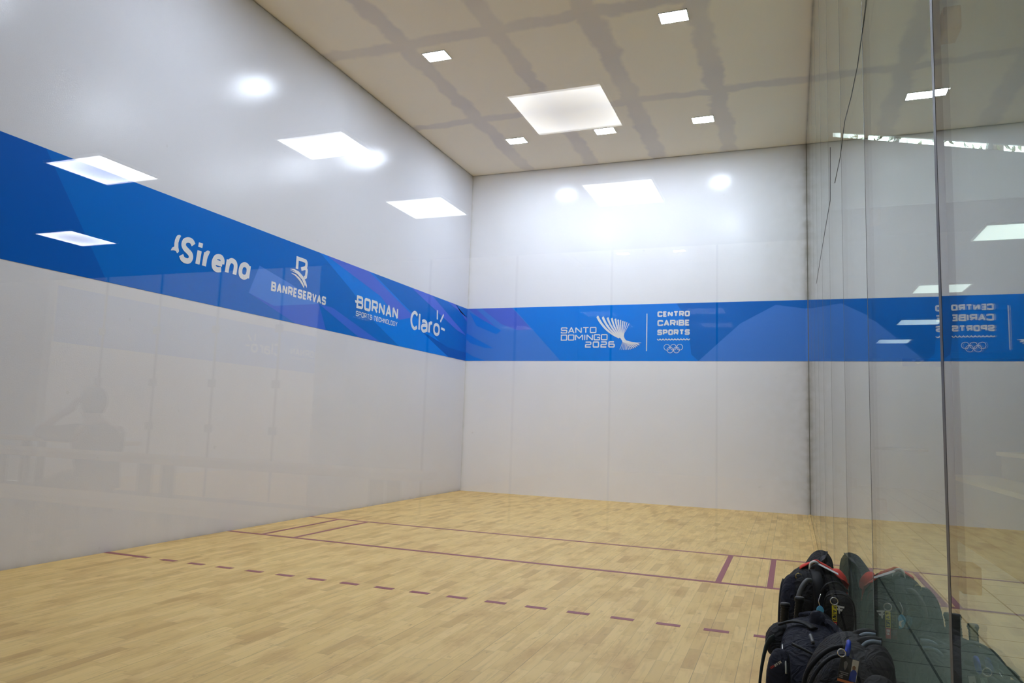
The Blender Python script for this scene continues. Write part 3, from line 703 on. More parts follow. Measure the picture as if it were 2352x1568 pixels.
def person(loc, label):
    t = thing('person', label, 'person', loc)
    J = {}; vs = []; es = []; rs = []
    def j(n, p, r, par=None):
        J[n] = len(vs); vs.append(p); rs.append(r)
        if par: es.append((J[par], J[n]))
    # seated on a plank (seat at z = 0.74), facing -x, left hand up at the brow
    j('pelvis', (0, 0, .86), .15); j('waist', (-.01, 0, 1.0), .14, 'pelvis'); j('chest', (-.04, 0, 1.17), .165, 'waist'); j('neckb', (-.07, 0, 1.34), .075, 'chest')
    j('neck', (-.11, 0, 1.41), .058, 'neckb'); j('head0', (-.15, 0, 1.48), .085, 'neck'); j('head1', (-.165, 0, 1.56), .098, 'head0'); j('head2', (-.155, 0, 1.63), .075, 'head1'); 
    j('nose', (-.27, 0, 1.53), .016, 'head1')
    for s, k in ((1, 'l'), (-1, 'r')):
        j('hip' + k, (-.05, .10 * s, .84), .10, 'pelvis'); j('knee' + k, (-.46, .14 * s, .80), .068, 'hip' + k); j('ankle' + k, (-.42, .14 * s, .36), .045, 'knee' + k); j('toe' + k, (-.58, .15 * s, .31), .036, 'ankle' + k)
        j('sh' + k, (-.05, .20 * s, 1.29), .07, 'neckb')
    j('elbowl', (-.37, .36, 1.27), .044, 'shl'); j('wristl', (-.34, .16, 1.44), .03, 'elbowl'); j('palml', (-.31, .08, 1.50), .034, 'wristl')
    j('elbowr', (-.16, -.28, 1.02), .044, 'shr'); j('wristr', (-.38, -.18, .92), .03, 'elbowr'); j('palmr', (-.46, -.16, .90), .034, 'wristr')
    for i, (dy, ln) in enumerate(((.03, .07), (.01, .085), (-.01, .08), (-.03, .065))):
        j('f%d' % i, (-.285, .07 + dy, 1.53 + ln * .3), .010, 'palml'); j('g%d' % i, (-.26, .05 + dy, 1.55 + ln * .7), .008, 'f%d' % i)
        j('h%d' % i, (-.50, -.16 + dy, .90), .010, 'palmr'); j('k%d' % i, (-.50 - ln * .6, -.16 + dy, .88), .008, 'h%d' % i)
    j('tl', (-.32, .03, 1.50), .011, 'palml'); j('tr', (-.45, -.11, .90), .011, 'palmr')
    me = bpy.data.meshes.new('body'); me.from_pydata(vs, es, []); me.update()
    o = bpy.data.objects.new('body', me); COL.objects.link(o); o.parent = t
    md = o.modifiers.new('skin', 'SKIN'); md.use_smooth_shade = True
    for i, r in enumerate(rs): me.skin_vertices[0].data[i].radius = (r, r)
    me.skin_vertices[0].data[0].use_root = True
    o.modifiers.new('sub', 'SUBSURF').levels = 1; me.materials.append(M['skin'])
    def lump(name, m, rings, n=18):
        q = MB(); vs = []
        for (cx, cy, cz, rx, ry) in rings:
            vs += [(cx + rx * math.cos(2 * math.pi * k / n), cy + ry * math.sin(2 * math.pi * k / n), cz) for k in range(n)]
        fs = [(a * n + k, a * n + (k + 1) % n, (a + 1) * n + (k + 1) % n, (a + 1) * n + k) for a in range(len(rings) - 1) for k in range(n)]
        fs += [tuple(reversed(range(n))), tuple(range((len(rings) - 1) * n, len(rings) * n))]
        q.add(vs, fs); return q.build(name, m, t, smooth=True)
    lump('hair', M['hair'], [(-.115, 0, 1.47, .06, .085), (-.12, 0, 1.55, .10, .108), (-.135, 0, 1.62, .115, .108), (-.145, 0, 1.68, .095, .09), (-.15, 0, 1.715, .045, .045)])
    lump('shirt', M['shirt'], [(0, 0, .80, .18, .20), (0, 0, .95, .165, .19), (-.03, 0, 1.1, .17, .205), (-.045, 0, 1.22, .165, .235), (-.06, 0, 1.32, .13, .20), (-.075, 0, 1.385, .075, .085)])
    q = MB()
    q.tube([(-.05, .19, 1.29), (-.2, .28, 1.28), (-.30, .32, 1.275)], [.085, .07, .065], 12); q.build('shirt_sleeve', M['shirt'], t, smooth=True); q = MB(); q.tube([(-.05, -.19, 1.29), (-.10, -.25, 1.16), (-.14, -.275, 1.07)], [.085, .07, .065], 12)
    q.build('shirt_sleeve', M['shirt'], t, smooth=True)
    q = MB()
    for s in (1, -1): q.tube([(0, .085 * s, .84), (-.25, .12 * s, .84), (-.46, .14 * s, .80), (-.45, .14 * s, .58), (-.42, .14 * s, .38)], [.125, .11, .085, .068, .06], 12)
    q.build('trousers', M['screen'], t, smooth=True)
    return t
pp = person((-.05, -16.62, -.215), 'seated person with hand on forehead, faint grey reflection on the left wall')

# ------------------------------------------------------------ hall beyond the right glass wall
XR = 11.5
struct(MB().box((W + .02, yo, -.2), (XR + .2, 8.2, -.001)).build('floor', M['tile']))
struct(MB().box((XR, yo, 0), (XR + .2, 8.2, 7)).build('wall_hall_right', M['hall_wall']))
wf = struct(MB().box((W + .012, 8.0, 0), (XR, 8.2, 7)).build('wall_hall_end', M['hall_wall']))
struct(MB().box((W + .012, .2, 0), (W + .2, 8, LC)).build('wall_hall_left', M['hall_wall']))
struct(MB().box((W + .03, -5.9, LC), (XR, 8.0, LC + .1)).build('ceiling', M['lobby_ceiling']))
# clerestory slot over the soffit: wall below, sloping head above
x0, x1 = W + .03, XR
lo = lambda x: 3.838 - .205 * (x - 6.47)
hi = lambda x: 3.889 - .195 * (x - 6.47)
def slab_y(mb, pts, y0, y1):
    n = len(pts); mb.add([(a, y0, b) for a, b in pts] + [(a, y1, b) for a, b in pts], [tuple(range(n)), tuple(range(2 * n - 1, n - 1, -1))] + [(i, (i + 1) % n, n + (i + 1) % n, n + i) for i in range(n)]); return mb
struct(slab_y(MB(), [(x0, LC), (9.4, LC), (9.4, lo(9.4)), (x0, lo(x0))], -5.93, -5.9).build('wall_fascia', M['hall_wall']))
struct(slab_y(MB(), [(x0, hi(x0)), (9.4, hi(9.4)), (XR, 3.3), (XR, 7.0), (x0, 7.0)], -5.93, -5.9).build('wall_fascia_upper', M['hall_wall']))
struct(slab_y(MB(), [(9.4, LC), (XR, LC), (XR, 3.4), (9.4, 3.4)], -6.0, -5.9).build('wall_fascia_side', M['hall_wall']))
wi = bpy.data.objects.new('window_1', None); COL.objects.link(wi); struct(wi); wi.location = (7.5, -5.95, 3.7)
for xm in (6.685, 7.36, 8.1, 8.8):
    attach(slab_y(MB(), [(xm - .02, lo(xm) - .01), (xm + .025, lo(xm) - .01), (xm + .04, hi(xm) + .03), (xm - .005, hi(xm) + .03)], -5.955, -5.932).build('window_frame', M['hall_wall'], origin=(7.5, -5.95, 3.7)), wi)
struct(MB().box((W + .03, -L, 6.6), (XR + .2, -5.9, 6.8)).build('ceiling', M['hall_wall']))
struct(MB().box((W + .02, -L, H + .001), (W + .1, -5.9, 6.8)).build('wall_light_stop_upper', M['hall_wall']))  # added to block daylight leaking in above the court ceiling
struct(MB().box((W + .03, -5.88, LC + .101), (W + .1, .2, 6.8)).build('wall_light_stop_side', M['hall_wall']))  # added blocker keeping outside daylight off the upper right glass
struct(MB().box((W + .03, -L - .14, LC), (XR + .2, -L, 7)).build('wall_hall_back_upper', M['hall_wall']))
for (a, b, c, d, lab) in ((7.5, -5.14, 8.1, -4.53, 'nearest pale ceiling panel seen through the right glass, cut by the picture edge'),
                          (7.37, -2.23, 7.97, -1.63, 'second pale ceiling panel seen through the right glass, above the blue band'),
                          (7.55, .91, 8.2, 1.54, 'third pale ceiling panel seen through the right glass, inside the blue band'),
                          (7.5, 3.7, 8.1, 4.4, 'farthest pale ceiling panel seen through the right glass, inside the blue band')):
    lobby_panel(a, b, c, d, lab, m=M['panel_hall'])
lobby_panel(9.6, -4.9, 10.2, -4.3, 'added unseen ceiling panel lighting the hall, over the bleacher')  # extra panel added to light the hall, itself out of view
for x, y, l in ((7.6, -15.2, 'lobby ceiling panel right of the camera'), (7.6, -18.2, 'lobby ceiling panel right of the camera, farther back')): lobby_panel(x, y, x + .6, y + .6, l)
# tall tree outside the clerestory
tr = thing('tree', 'sunlit leafy tree outside the long clerestory slot, seen through the right glass', 'tree', (8.0, -3.4, LC + .1))
MB().tube([(0, 0, .02), (.05, 0, .5), (.0, .05, 1.2), (.1, 0, 2.0)], [.12, .1, .09, .05], 10).build('trunk', M['bark'], tr, smooth=True)
lf = MB()
for k in range(2600):
    c = Vector((random.uniform(-1.5, 2.6), random.uniform(-.6, .8), random.uniform(.25, 2.2)))
    a = Vector((random.gauss(0, 1), random.gauss(0, 1), random.gauss(0, 1))).normalized(); b_ = a.cross(Vector((0.3, .5, 1))).normalized(); s = random.uniform(.03, .065)
    lf.add([c - a * s, c + b_ * s * .4, c + a * s, c - b_ * s * .4], [(0, 1, 2, 3)])
lfo = lf.build('foliage', M['leaf'], tr); lfo['kind'] = 'stuff'
# bleacher
bz = thing('bleacher', 'stepped wooden bleacher with pale seat edges, seen through the right glass', 'bleacher', (9.3, -6, 0))
def bpart(n, a, b, m): attach(MB().box(a, b).build(n, m, bevel=.004, origin=(9.3, -6, 0)), bz)
bpart('riser', (7.78, -10.5, 0), (7.82, -1.6, .77), M['wood_dark'])
bpart('riser_board', (7.755, -10.5, .06), (7.78, -1.6, .20), M['wood_dark']); bpart('riser_board', (7.755, -10.5, .24), (7.78, -1.6, .38), M['wood_dark'])
bpart('seat', (7.72, -10.5, .77), (8.25, -1.6, .82), M['wood'])
bpart('riser', (8.25, -10.5, .77), (8.29, -2.0, 1.09), M['wood_dark'])
bpart('seat', (8.20, -10.5, 1.09), (8.75, -2.0, 1.14), M['wood'])
bpart('riser', (8.75, -10.5, 1.09), (8.79, -2.0, 1.45), M['wood_dark']); bpart('seat', (8.72, -10.5, 1.45), (9.25, -2.0, 1.50), M['wood'])
bpart('side_panel', (7.82, -1.66, 0), (8.25, -1.6, .77), M['concrete']); bpart('side_panel', (8.29, -2.06, 0), (9.25, -2.0, 1.09), M['concrete'])
# hanging backdrop, sign and door at the end of the hall
sb = thing('hanging_screen', 'large dark hanging screen faintly seen through the glass behind the mirrored lettering', 'screen', (8.42, 0, 3.05))
MB().box((-.44, -.03, -.45), (.44, .03, .15)).build('panel', M['screen'], sb); 
for z in (-.47, .15): MB().box((-.46, -.04, z), (.46, .04, z + .02)).build('frame_rail', M['steel'], sb)
for x in (-.3, .3): MB().tube([(x, 0, .17), (x, 0, .195)], .01).build('hanger', M['steel'], sb)
sg = thing('direction_sign', 'blue sign with a white down arrow, seen through the right glass under the band', 'sign', (8.9, 7.97, 3.2))
MB().box((-.45, 0, -.16), (.55, .02, .20)).build('board', M['sign_blue'], sg)
q = MB(); poly(q, [(-.14, .14), (-.06, .14), (-.06, .0), (.04, .0), (-.10, -.10), (-.24, .0), (-.14, .0)], lambda s, z: (s, -.004, z)); q.build('arrow', M['white_vinyl'], sg)
dr = bpy.data.objects.new('door_1', None); COL.objects.link(dr); struct(dr); dr.location = (8.4, 7.97, 0)
attach(MB().box((7.6, 7.94, .01), (9.15, 7.99, 2.2)).build('door_leaf', M['door_paint'], origin=(8.4, 7.97, 0)), dr)
attach(MB().box((7.72, 7.86, .93), (8.96, 7.94, .99)).build('push_bar', M['steel'], origin=(8.4, 7.97, 0), bevel=.01), dr)

# ------------------------------------------------------------ bags by the right glass wall
def soft(name, secs, m, parent, base, n=44, amp=.010, fr=9.0, seed=0.0, cap=True, sub=1):
    """stacked rounded-rectangle sections (z, cx, cy, hx, hy, power) -> padded cloth volume"""
    q = MB(); vs = []
    for (z, cx, cy, hx, hy, pw) in secs:
        for k in range(n):
            a = 2 * math.pi * k / n; c, s = math.cos(a), math.sin(a)
            px = cx + hx * math.copysign(abs(c) ** (2 / pw), c); py = cy + hy * math.copysign(abs(s) ** (2 / pw), s)
            v = Vector((px, py, z)); d = Vector((c, s, .2)).normalized()
            nz = noise.noise((v + Vector((seed, seed, seed))) * fr) + .5 * noise.noise((v + Vector((seed, 3, seed))) * fr * 2.3)
            v += d * nz * amp
            v.x = min(v.x, W - .006); v.z = max(v.z, 0.001)
            vs.append(v - Vector(base))
    N = len(secs)
    fs = [(i * n + k, i * n + (k + 1) % n, (i + 1) * n + (k + 1) % n, (i + 1) * n + k) for i in range(N - 1) for k in range(n)]
    fs += [tuple(reversed(range(n)))]
    top = sum((v for v in vs[(N - 1) * n:]), Vector()) / n + Vector((0, 0, .004)); vs.append(top); ti = len(vs) - 1
    fs += [((N - 1) * n + k, (N - 1) * n + (k + 1) % n, ti) for k in range(n)]
    q.add(vs, fs); return q.build(name, m, parent, smooth=True, subsurf=sub)
def smooth_path(pts, k=6):
    P = [Vector(p) for p in pts]; out = []
    for i in range(len(P) - 1):
        p0 = P[max(i - 1, 0)]; p1 = P[i]; p2 = P[i + 1]; p3 = P[min(i + 2, len(P) - 1)]
        for j in range(k):
            t = j / k; out.append(0.5 * ((2 * p1) + (-p0 + p2) * t + (2 * p0 - 5 * p1 + 4 * p2 - p3) * t * t + (-p0 + 3 * p1 - 3 * p2 + p3) * t ** 3))
    out.append(P[-1]); return out
def rope(name, pts, r, m, parent, base, flat=None, up=(0, 0, 1), n=10, k=6):
    p = [v - Vector(base) for v in smooth_path(pts, k)]
    return MB().tube(p, r, n, flat, up).build(name, m, parent, smooth=True)
def ringat(name, c, r, tr_, m, parent, base, ax='y'):
    pts = []
    for k in range(20):
        a = 2 * math.pi * k / 20
        pts.append(Vector(c) - Vector(base) + (Vector((r * math.cos(a), 0, r * math.sin(a))) if ax == 'y' else Vector((0, r * math.cos(a), r * math.sin(a)))))
    return MB().tube(pts, tr_, 6, closed=True, up=(0, 1, 0) if ax == 'y' else (1, 0, 0)).build(name, m, parent, smooth=True)

# rear bag
B1 = (5.97, -7.45, 0)
g1 = thing('duffel_bag', 'rearmost black bag, tall and narrow, leaning on the glass behind the backpack', 'bag', B1)
soft('body', [(0, 5.955, -7.5, .125, .34, 5), (.05, 5.955, -7.5, .132, .35, 4), (.2, 5.96, -7.5, .125, .34, 3.6), (.34, 5.975, -7.48, .108, .31, 3.2), (.43, 5.99, -7.45, .088, .26, 2.8), (.49, 6.005, -7.42, .066, .18, 2.4), (.525, 6.01, -7.40, .032, .09, 2.2)], M['black'], g1, B1, amp=.014, fr=13, seed=1)
rope('strap', [(5.93, -7.85, .10), (5.96, -7.83, .30), (5.99, -7.76, .44), (6.01, -7.6, .505), (6.03, -7.35, .515)], .020, M['strap'], g1, B1, flat=.005, up=(0, 1, .3))
rope('zip', [(6.02, -7.83, .26), (6.03, -7.75, .42), (6.035, -7.55, .49), (6.035, -7.35, .50)], .006, M['zip'], g1, B1)

# middle backpack
B2 = (5.93, -9.0, 0)
g2 = thing('backpack', 'black backpack with front pocket and red cloth on top, middle of the pile', 'bag', B2)
soft('body', [(0, 5.93, -8.95, .140, .20, 6), (.04, 5.93, -8.95, .148, .215, 5), (.2, 5.93, -8.96, .148, .22, 4.5), (.4, 5.93, -8.97, .146, .22, 4.2), (.53, 5.93, -8.98, .142, .21, 3.6), (.60, 5.93, -8.98, .128, .19, 3.0), (.65, 5.93, -8.99, .098, .155, 2.6), (.685, 5.93, -9.0, .052, .09, 2.2)], M['black'], g2, B2, amp=.010, fr=12, seed=2)
soft('front_pocket', [(.455, 6.016, -9.195, .048, .045, 4), (.468, 6.016, -9.195, .056, .055, 4.5), (.54, 6.016, -9.195, .059, .058, 4.5), (.590, 6.015, -9.195, .055, .050, 4), (.612, 6.012, -9.19, .044, .036, 3), (.622, 6.010, -9.185, .025, .02, 2.5)], M['black'], g2, B2, amp=.003, seed=3)
soft('lower_pocket', [(.08, 6.0, -9.17, .07, .045, 4), (.12, 6.0, -9.175, .076, .055, 4.5), (.38, 6.0, -9.175, .076, .055, 4.5), (.44, 6.0, -9.17, .066, .04, 3)], M['black'], g2, B2, amp=.005, seed=31)
soft('side_pocket', [(.06, 5.815, -9.12, .045, .06, 4), (.3, 5.815, -9.13, .048, .075, 3.6), (.5, 5.815, -9.12, .046, .07, 3.4), (.60, 5.822, -9.09, .040, .058, 3), (.65, 5.832, -9.07, .024, .034, 2.4)], M['navy'], g2, B2, amp=.012, fr=16, seed=5)
rope('pocket_zip', [(5.957, -9.252, .50), (5.958, -9.252, .585), (5.975, -9.248, .612), (6.02, -9.248, .622), (6.058, -9.245, .605), (6.074, -9.245, .56), (6.075, -9.25, .48)], .004, M['zip'], g2, B2)
rope('lid_zip', [(5.94, -9.19, .60), (5.97, -9.185, .645), (6.02, -9.13, .645), (6.06, -9.06, .60)], .005, M['zip'], g2, B2)
rope('shoulder_strap', [(5.925, -9.09, .69), (5.935, -9.17, .645), (5.938, -9.20, .56), (5.93, -9.205, .40)], .022, M['strap'], g2, B2, flat=.006, up=(0, 1, 0))
rope('shoulder_strap', [(5.790, -9.02, .61), (5.781, -9.10, .58), (5.774, -9.16, .48), (5.774, -9.18, .36), (5.78, -9.15, .25)], .014, M['strap'], g2, B2, flat=.005, up=(1, 0, 0))
rope('carry_handle', [(5.905, -9.17, .652), (5.890, -9.20, .655), (5.872, -9.22, .635), (5.857, -9.235, .600), (5.852, -9.24, .56)], .010, M['grey_strap'], g2, B2)
rope('top_loop', [(5.905, -9.06, .668), (5.908, -9.07, .705), (5.922, -9.075, .718), (5.938, -9.07, .710), (5.945, -9.05, .675)], .0065, M['tag_white'], g2, B2)
rope('top_strap', [(5.91, -9.08, .665), (5.930, -9.10, .700), (5.95, -9.12, .665)], .015, M['strap'], g2, B2, flat=.008, up=(0, 1, 0))
ringat('ring', (5.858, -9.10, .652), .013, .0018, simple('brass', (.55, .42, .15), .3, 1.0), g2, B2)
# wing letter mark on the pocket
q = MB(); fp = lambda s, z: (s + 6.002 - B2[0], -9.2555 - B2[1], z + .542)
poly(q, [(.0065, .0350), (.0095, .0350), (.032, .0325), (.030, .0250), (.0150, .0265), (.0150, .0215), (.025, .0210), (.021, .0120), (.0150, .0130), (.0150, .0060), (.011, .0000), (.0085, .0060), (.0085, .0230), (.0065, .0230)], fp)
poly(q, [(0, .0360), (.0062, .0352), (.0062, .0290), (.003, .0292)], fp); poly(q, [(.001, .0240), (.0080, .0225), (.0080, .0150), (.005, .0155)], fp)
q.build('pocket_logo', M['white_vinyl'], g2)['label'] = 'white winged letter mark on the black pocket'
# key tags on the backpack
bb = (5.994, -9.272, .596)
kt = thing('key_tag', 'long yellow and red name tag on a steel ring, hanging on the backpack pocket', 'tag', bb)
ringat('ring', (5.994, -9.272, .596), .0145, .0025, M['chrome'], kt, bb)
MB().box((-.0095, -.0015, -.082), (.0095, .0015, -.018)).build('tag_plate', M['tag_yellow'], kt)
MB().box((-.0093, -.0015, -.125), (.0093, .0015, -.083)).build('tag_end', M['tag_red'], kt)
def down(text, a, b):
    return lettering(text, a, b, 0.0, .0125, .0026, .2, PF(lambda s, z: (-.0062 + z, 0, -s), (0, -1, 0), .0019), gap=.0025)
MB().box((-.0075, -.0018, -.079), (.0075, .0015, -.051)).build('tag_panel', M['ink'], kt)
down('FA', .022, .047).build('tag_lettering', M['ink'], kt); down('LV', .054, .076).build('tag_lettering', M['tag_yellow'], kt); down('BR', .089, .110).build('tag_lettering', M['tag_white'], kt)
rope('cord', [(5.990, -9.258, .628), (5.993, -9.268, .612)], .003, M['strap'], kt, bb)
bb = (5.940, -9.245, .575)
kb = thing('key_tag', 'round-ended light blue tag on a clip beside the yellow tag', 'tag', bb)
soft('tag_body', [(.508, 5.948, -9.24, .006, .003, 3), (.516, 5.946, -9.24, .013, .004, 3), (.535, 5.942, -9.24, .017, .004, 3), (.553, 5.940, -9.24, .016, .004, 3), (.563, 5.940, -9.24, .007, .003, 3)], M['tag_blue'], kb, bb, amp=0, n=20)
q = MB(); poly(q, [(.002, -.060), (.012, -.052), (.010, -.036), (-.008, -.030), (.002, -.040)], lambda s, z: (s, -.0005, z)); q.build('tag_print', M['tag_white'], kb)
rope('clip', [(5.940, -9.24, .565), (5.935, -9.24, .582), (5.940, -9.235, .600), (5.944, -9.225, .610)], .0025, M['chrome'], kb, bb)
# red cloth and white card on top of the backpack
rc = thing('red_cloth', 'crumpled bright red cloth lying on the middle backpack', 'cloth', (5.95, -8.93, .70))
q = MB(); nx, ny = 26, 16; vs = []
for i in range(nx + 1):
    for k in range(ny + 1):
        u, v = i / nx, k / ny; px = 5.862 + .205 * u; py = -9.05 + .25 * v
        z = .722 - 1.15 * abs(px - 5.93) ** 1.25 - .25 * v * v + .010 * noise.noise(Vector((px * 24, py * 24, 0))) + .006 * noise.noise(Vector((px * 60, py * 50, 2)))
        vs.append((px - 5.95, py + 8.93, z - .70))
q.add(vs, [(i * (ny + 1) + k, (i + 1) * (ny + 1) + k, (i + 1) * (ny + 1) + k + 1, i * (ny + 1) + k + 1) for i in range(nx) for k in range(ny)])
o = q.build('cloth', M['red_cloth'], rc, smooth=True); sl = o.modifiers.new('solid', 'SOLIDIFY'); sl.thickness = .003
soft('fold', [(.575, 6.036, -8.86, .030, .045, 2.6), (.60, 6.036, -8.86, .040, .055, 2.6), (.635, 6.03, -8.86, .036, .05, 2.4), (.66, 6.02, -8.86, .018, .026, 2.2)], M['red_cloth'], rc, (5.95, -8.93, .70), amp=.012, fr=30, seed=21)
wc = thing('white_card', 'thin white card sticking out beside the red cloth on the backpack', 'card', (5.97, -9.07, .69))
MB().add([(-.03, -.02, .018), (.052, -.01, -.020), (.052, .02, -.018), (-.03, .02, .020), (-.03, -.02, .020), (.052, -.01, -.018), (.052, .02, -.016), (-.03, .02, .022)], [(0, 3, 2, 1), (4, 5, 6, 7), (0, 1, 5, 4), (1, 2, 6, 5), (2, 3, 7, 6), (3, 0, 4, 7)]).build('card_body', M['tag_white'], wc)

# navy bag with two racket grips
B3 = (5.885, -9.9, 0)
g3 = thing('racket_bag', 'navy black cloth bag with drooping side strap and two racket grips sticking out', 'bag', B3)
soft('body', [(0, 5.89, -9.95, .095, .26, 5), (.06, 5.89, -9.95, .102, .275, 4.2), (.25, 5.89, -9.95, .105, .285, 3.8), (.45, 5.892, -9.95, .105, .285, 3.3), (.54, 5.89, -9.93, .104, .265, 3.0), (.59, 5.888, -9.91, .097, .23, 2.7), (.622, 5.888, -9.89, .075, .17, 2.4), (.638, 5.89, -9.87, .038, .09, 2.2)], M['navy'], g3, B3, n=72, amp=.015, fr=15, seed=4)
soft('front_flap', [(.30, 5.788, -10.21, .034, .04, 3.6), (.45, 5.789, -10.215, .038, .048, 3.2), (.57, 5.790, -10.21, .036, .045, 3), (.615, 5.794, -10.19, .024, .03, 2.4)], M['navy'], g3, B3, amp=.006, fr=18, seed=8)
soft('end_tab', [(.52, 5.785, -9.9, .026, .055, 3), (.545, 5.774, -9.9, .034, .066, 3), (.575, 5.775, -9.88, .038, .065, 2.8), (.615, 5.795, -9.86, .026, .05, 2.4)], M['black'], g3, B3, amp=.007, fr=16, seed=9)
rope('side_strap', [(5.772, -9.93, .585), (5.752, -10.03, .588), (5.740, -10.13, .555), (5.732, -10.19, .49), (5.728, -10.22, .40), (5.735, -10.22, .25)], .012, M['olive'], g3, B3, flat=.004, up=(1, 0, .2))
rope('compression_strap', [(5.79, -9.90, .625), (5.83, -9.92, .645), (5.87, -9.94, .648), (5.90, -9.97, .640)], .016, M['strap'], g3, B3, flat=.005, up=(0, 0, 1))
rope('zip_pull', [(5.800, -10.06, .600), (5.801, -10.12, .592), (5.806, -10.16, .590)], .0028, M['chrome'], g3, B3)
rope('pull_cord', [(5.806, -10.16, .590), (5.808, -10.20, .600), (5.811, -10.235, .590), (5.812, -10.25, .565)], .0028, simple('pale_cord', (.35, .35, .30), .6), g3, B3)
rope('zip_pull', [(5.885, -10.06, .640), (5.892, -10.11, .630)], .0055, M['grey_strap'], g3, B3)
rope('seam_piping', [(5.83, -10.10, .615), (5.88, -10.13, .605), (5.93, -10.15, .59), (5.98, -10.10, .575)], .005, M['zip'], g3, B3)
for k, (dx, dy) in enumerate(((0, 0), (.022, -.05), (.045, -.09))):
    rope('fold', [(5.86 + dx, -9.76 + dy, .630), (5.90 + dx, -9.80 + dy, .645), (5.935 + dx, -9.86 + dy, .628), (5.965 + dx, -9.94 + dy, .60)], .013, M['navy'], g3, B3)
soft('top_folds', [(.56, 5.93, -9.75, .062, .12, 3), (.62, 5.924, -9.80, .048, .095, 2.8), (.655, 5.914, -9.84, .032, .055, 2.6), (.675, 5.906, -9.86, .015, .022, 2.2)], M['navy'], g3, B3, amp=.014, fr=20, seed=12)
# sewn lettering on the flap (the bag lies so that the word reads upside down), with a red mark beside it
fq = PF(lambda s, z: (5.781 - B3[0] + s * .80 - z * .5, -10.262 - B3[1], .585 + s * .60 + z * .8), (0, -1, 0), .0035)
lettering('BEAR', 0, .024, 0, .008, .0019, .15, PF(lambda s, z: fq(.024 - s, .008 - z), (0, -1, 0), 0), gap=.0012).build('patch_lettering', M['tag_white'], g3)
q = MB()
for k in range(3): poly(q, [(-.0145 + .0047 * k, .0005), (-.0108 + .0047 * k, .0005), (-.0108 + .0047 * k, .0075), (-.0145 + .0047 * k, .0075)], fq)
q.build('patch_mark', M['tag_red'], g3)

def racket(x, y, z0, z1, lean, label):
    t = thing('racket', label, 'racket', (x, y, z0))
    q = MB(); h = z1 - z0; lx, ly = lean
    pts = []; rr = []
    for k in range(25):
        u = k / 24; pts.append((lx * u, ly * u, h * u)); rr.append(.0145 + .0012 * math.sin(u * 50) + (.004 * max(0, (u - .86) / .14)))
    q.tube(pts, rr, 14, up=(0, 1, 0)); q.build('grip', M['grip'], t, smooth=True)
    MB().tube([(lx, ly, h - .001), (lx, ly, h + .009)], [.0190, .0160], 14, up=(0, 1, 0)).build('butt_cap', M['grip'], t, smooth=True)
    return t
racket(5.848, -9.72, .595, .682, (.008, -.015), 'taller black wrapped racket grip, right of the pair standing up from the navy bag')
racket(5.800, -9.72, .575, .655, (.006, -.015), 'shorter black wrapped racket grip, left of the pair standing up from the navy bag')

# near black bag with id badge
B4 = (5.97, -10.45, 0)
g4 = thing('sports_bag', 'nearest black bag with arched zip, grey-edged handles and an id badge, by the glass', 'bag', B4)
soft('body', [(0, 5.955, -10.45, .105, .195, 5), (.05, 5.955, -10.46, .112, .21, 4.2), (.4, 5.958, -10.46, .114, .215, 3.8), (.58, 5.962, -10.455, .110, .205, 3.3), (.65, 5.968, -10.45, .099, .19, 2.9), (.70, 5.98, -10.44, .080, .16, 2.7), (.728, 5.99, -10.43, .055, .115, 2.5), (.74, 6.0, -10.42, .025, .05, 2.2)], M['black'], g4, B4, n=60, amp=.007, fr=14, seed=6)
soft('front_pod', [(.35, 6.028, -10.70, .046, .055, 3.4), (.58, 6.028, -10.70, .050, .060, 3.2), (.665, 6.028, -10.69, .047, .054, 2.8), (.700, 6.028, -10.68, .034, .038, 2.5), (.712, 6.028, -10.67, .016, .018, 2.2)], M['black'], g4, B4, amp=.005, fr=16, seed=7)
soft('lid_roll', [(.60, 6.032, -10.52, .045, .085, 3), (.685, 6.034, -10.52, .048, .09, 2.8), (.722, 6.034, -10.51, .038, .072, 2.6), (.742, 6.034, -10.50, .018, .036, 2.3)], M['black'], g4, B4, amp=.008, fr=18, seed=13)
rope('arched_zip', [(5.862, -10.62, .56), (5.868, -10.62, .640), (5.890, -10.61, .690), (5.925, -10.59, .722), (5.965, -10.575, .728)], .005, M['zip'], g4, B4)
rope('arched_piping', [(5.852, -10.585, .55), (5.860, -10.585, .655), (5.885, -10.58, .703), (5.925, -10.56, .735), (5.97, -10.545, .742)], .006, M['strap'], g4, B4)
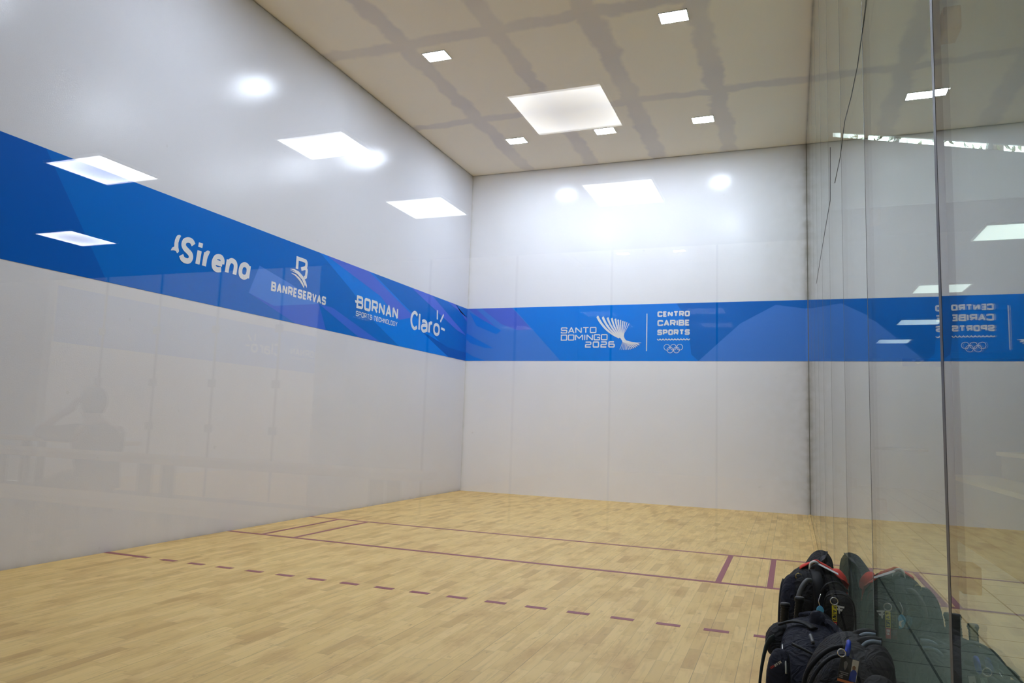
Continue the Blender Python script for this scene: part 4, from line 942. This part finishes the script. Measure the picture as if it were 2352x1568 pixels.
for dx, dy, dz in ((.010, 0, -.018), (.016, -.075, -.018)):
    rope('carry_handle', [(5.972 + dx, -10.37 + dy, .725 + dz), (5.988 + dx, -10.39 + dy, .752 + dz), (6.010 + dx, -10.40 + dy, .764 + dz), (6.036 + dx, -10.40 + dy, .762 + dz)], .014, M['strap'], g4, B4, flat=.010, up=(0, 1, 0))
    rope('handle_edge', [(5.985 + dx, -10.412 + dy, .742 + dz), (5.996 + dx, -10.412 + dy, .758 + dz), (6.012 + dx, -10.412 + dy, .766 + dz), (6.034 + dx, -10.412 + dy, .766 + dz)], .0055, M['grey_pad'], g4, B4)
# id badge on a blue loop
bb = (5.960, -10.655, .716)
bd = thing('id_badge', 'dark id badge card with a photo, hung by a blue loop on the nearest bag', 'badge', bb)
bd.scale = (.56, .56, .56); bd.rotation_euler = (0, math.radians(9), 0)
z0 = (0, 0, 0)
ringat('blue_loop', (-.012, .03, .082), .028, .009, M['blue_band'], bd, z0, ax='x')
ringat('ring', (-.036, -.002, .062), .016, .0032, M['chrome'], bd, z0)
MB().box((-.038, -.001, -.060), (.038, .001, .050)).build('card', M['badge_dark'], bd)
q = MB(); poly(q, [(.010, -.046), (.036, -.046), (.036, .047), (.010, .047)], lambda s, z: (s, -.0016, z)); q.build('photo_ground', M['tag_white'], bd)
q = MB(); poly(q, [(.006, -.046), (.034, -.046), (.034, -.006), (.028, .004), (.016, .004), (.008, -.01)], lambda s, z: (s, -.0021, z)); q.build('photo_figure', M['badge_blue'], bd)
q = MB(); poly(q, [(.014, .004), (.026, .004), (.027, .017), (.020, .023), (.013, .017)], lambda s, z: (s, -.0021, z)); q.build('photo_head', M['skin'], bd)
q = MB(); poly(q, [(-.038, -.060), (.038, -.060), (.038, -.049), (-.038, -.049)], lambda s, z: (s, -.0018, z)); q.build('card_stripe', M['badge_orange'], bd)
q = MB()
for z, a, b in ((-.020, -.034, .002), (-.028, -.028, .000), (-.036, -.034, -.018), (-.043, -.034, -.018)): poly(q, [(a, z), (b, z), (b, z + .0045), (a, z + .0045)], lambda s, z: (s, -.0018, z))
poly(q, [(-.020, .004), (-.014, -.008), (-.008, .006), (-.006, .024), (-.014, .034), (-.022, .026)], lambda s, z: (s, -.0018, z))
q.build('card_print', simple('grey_print', (.28, .28, .30), .5), bd)
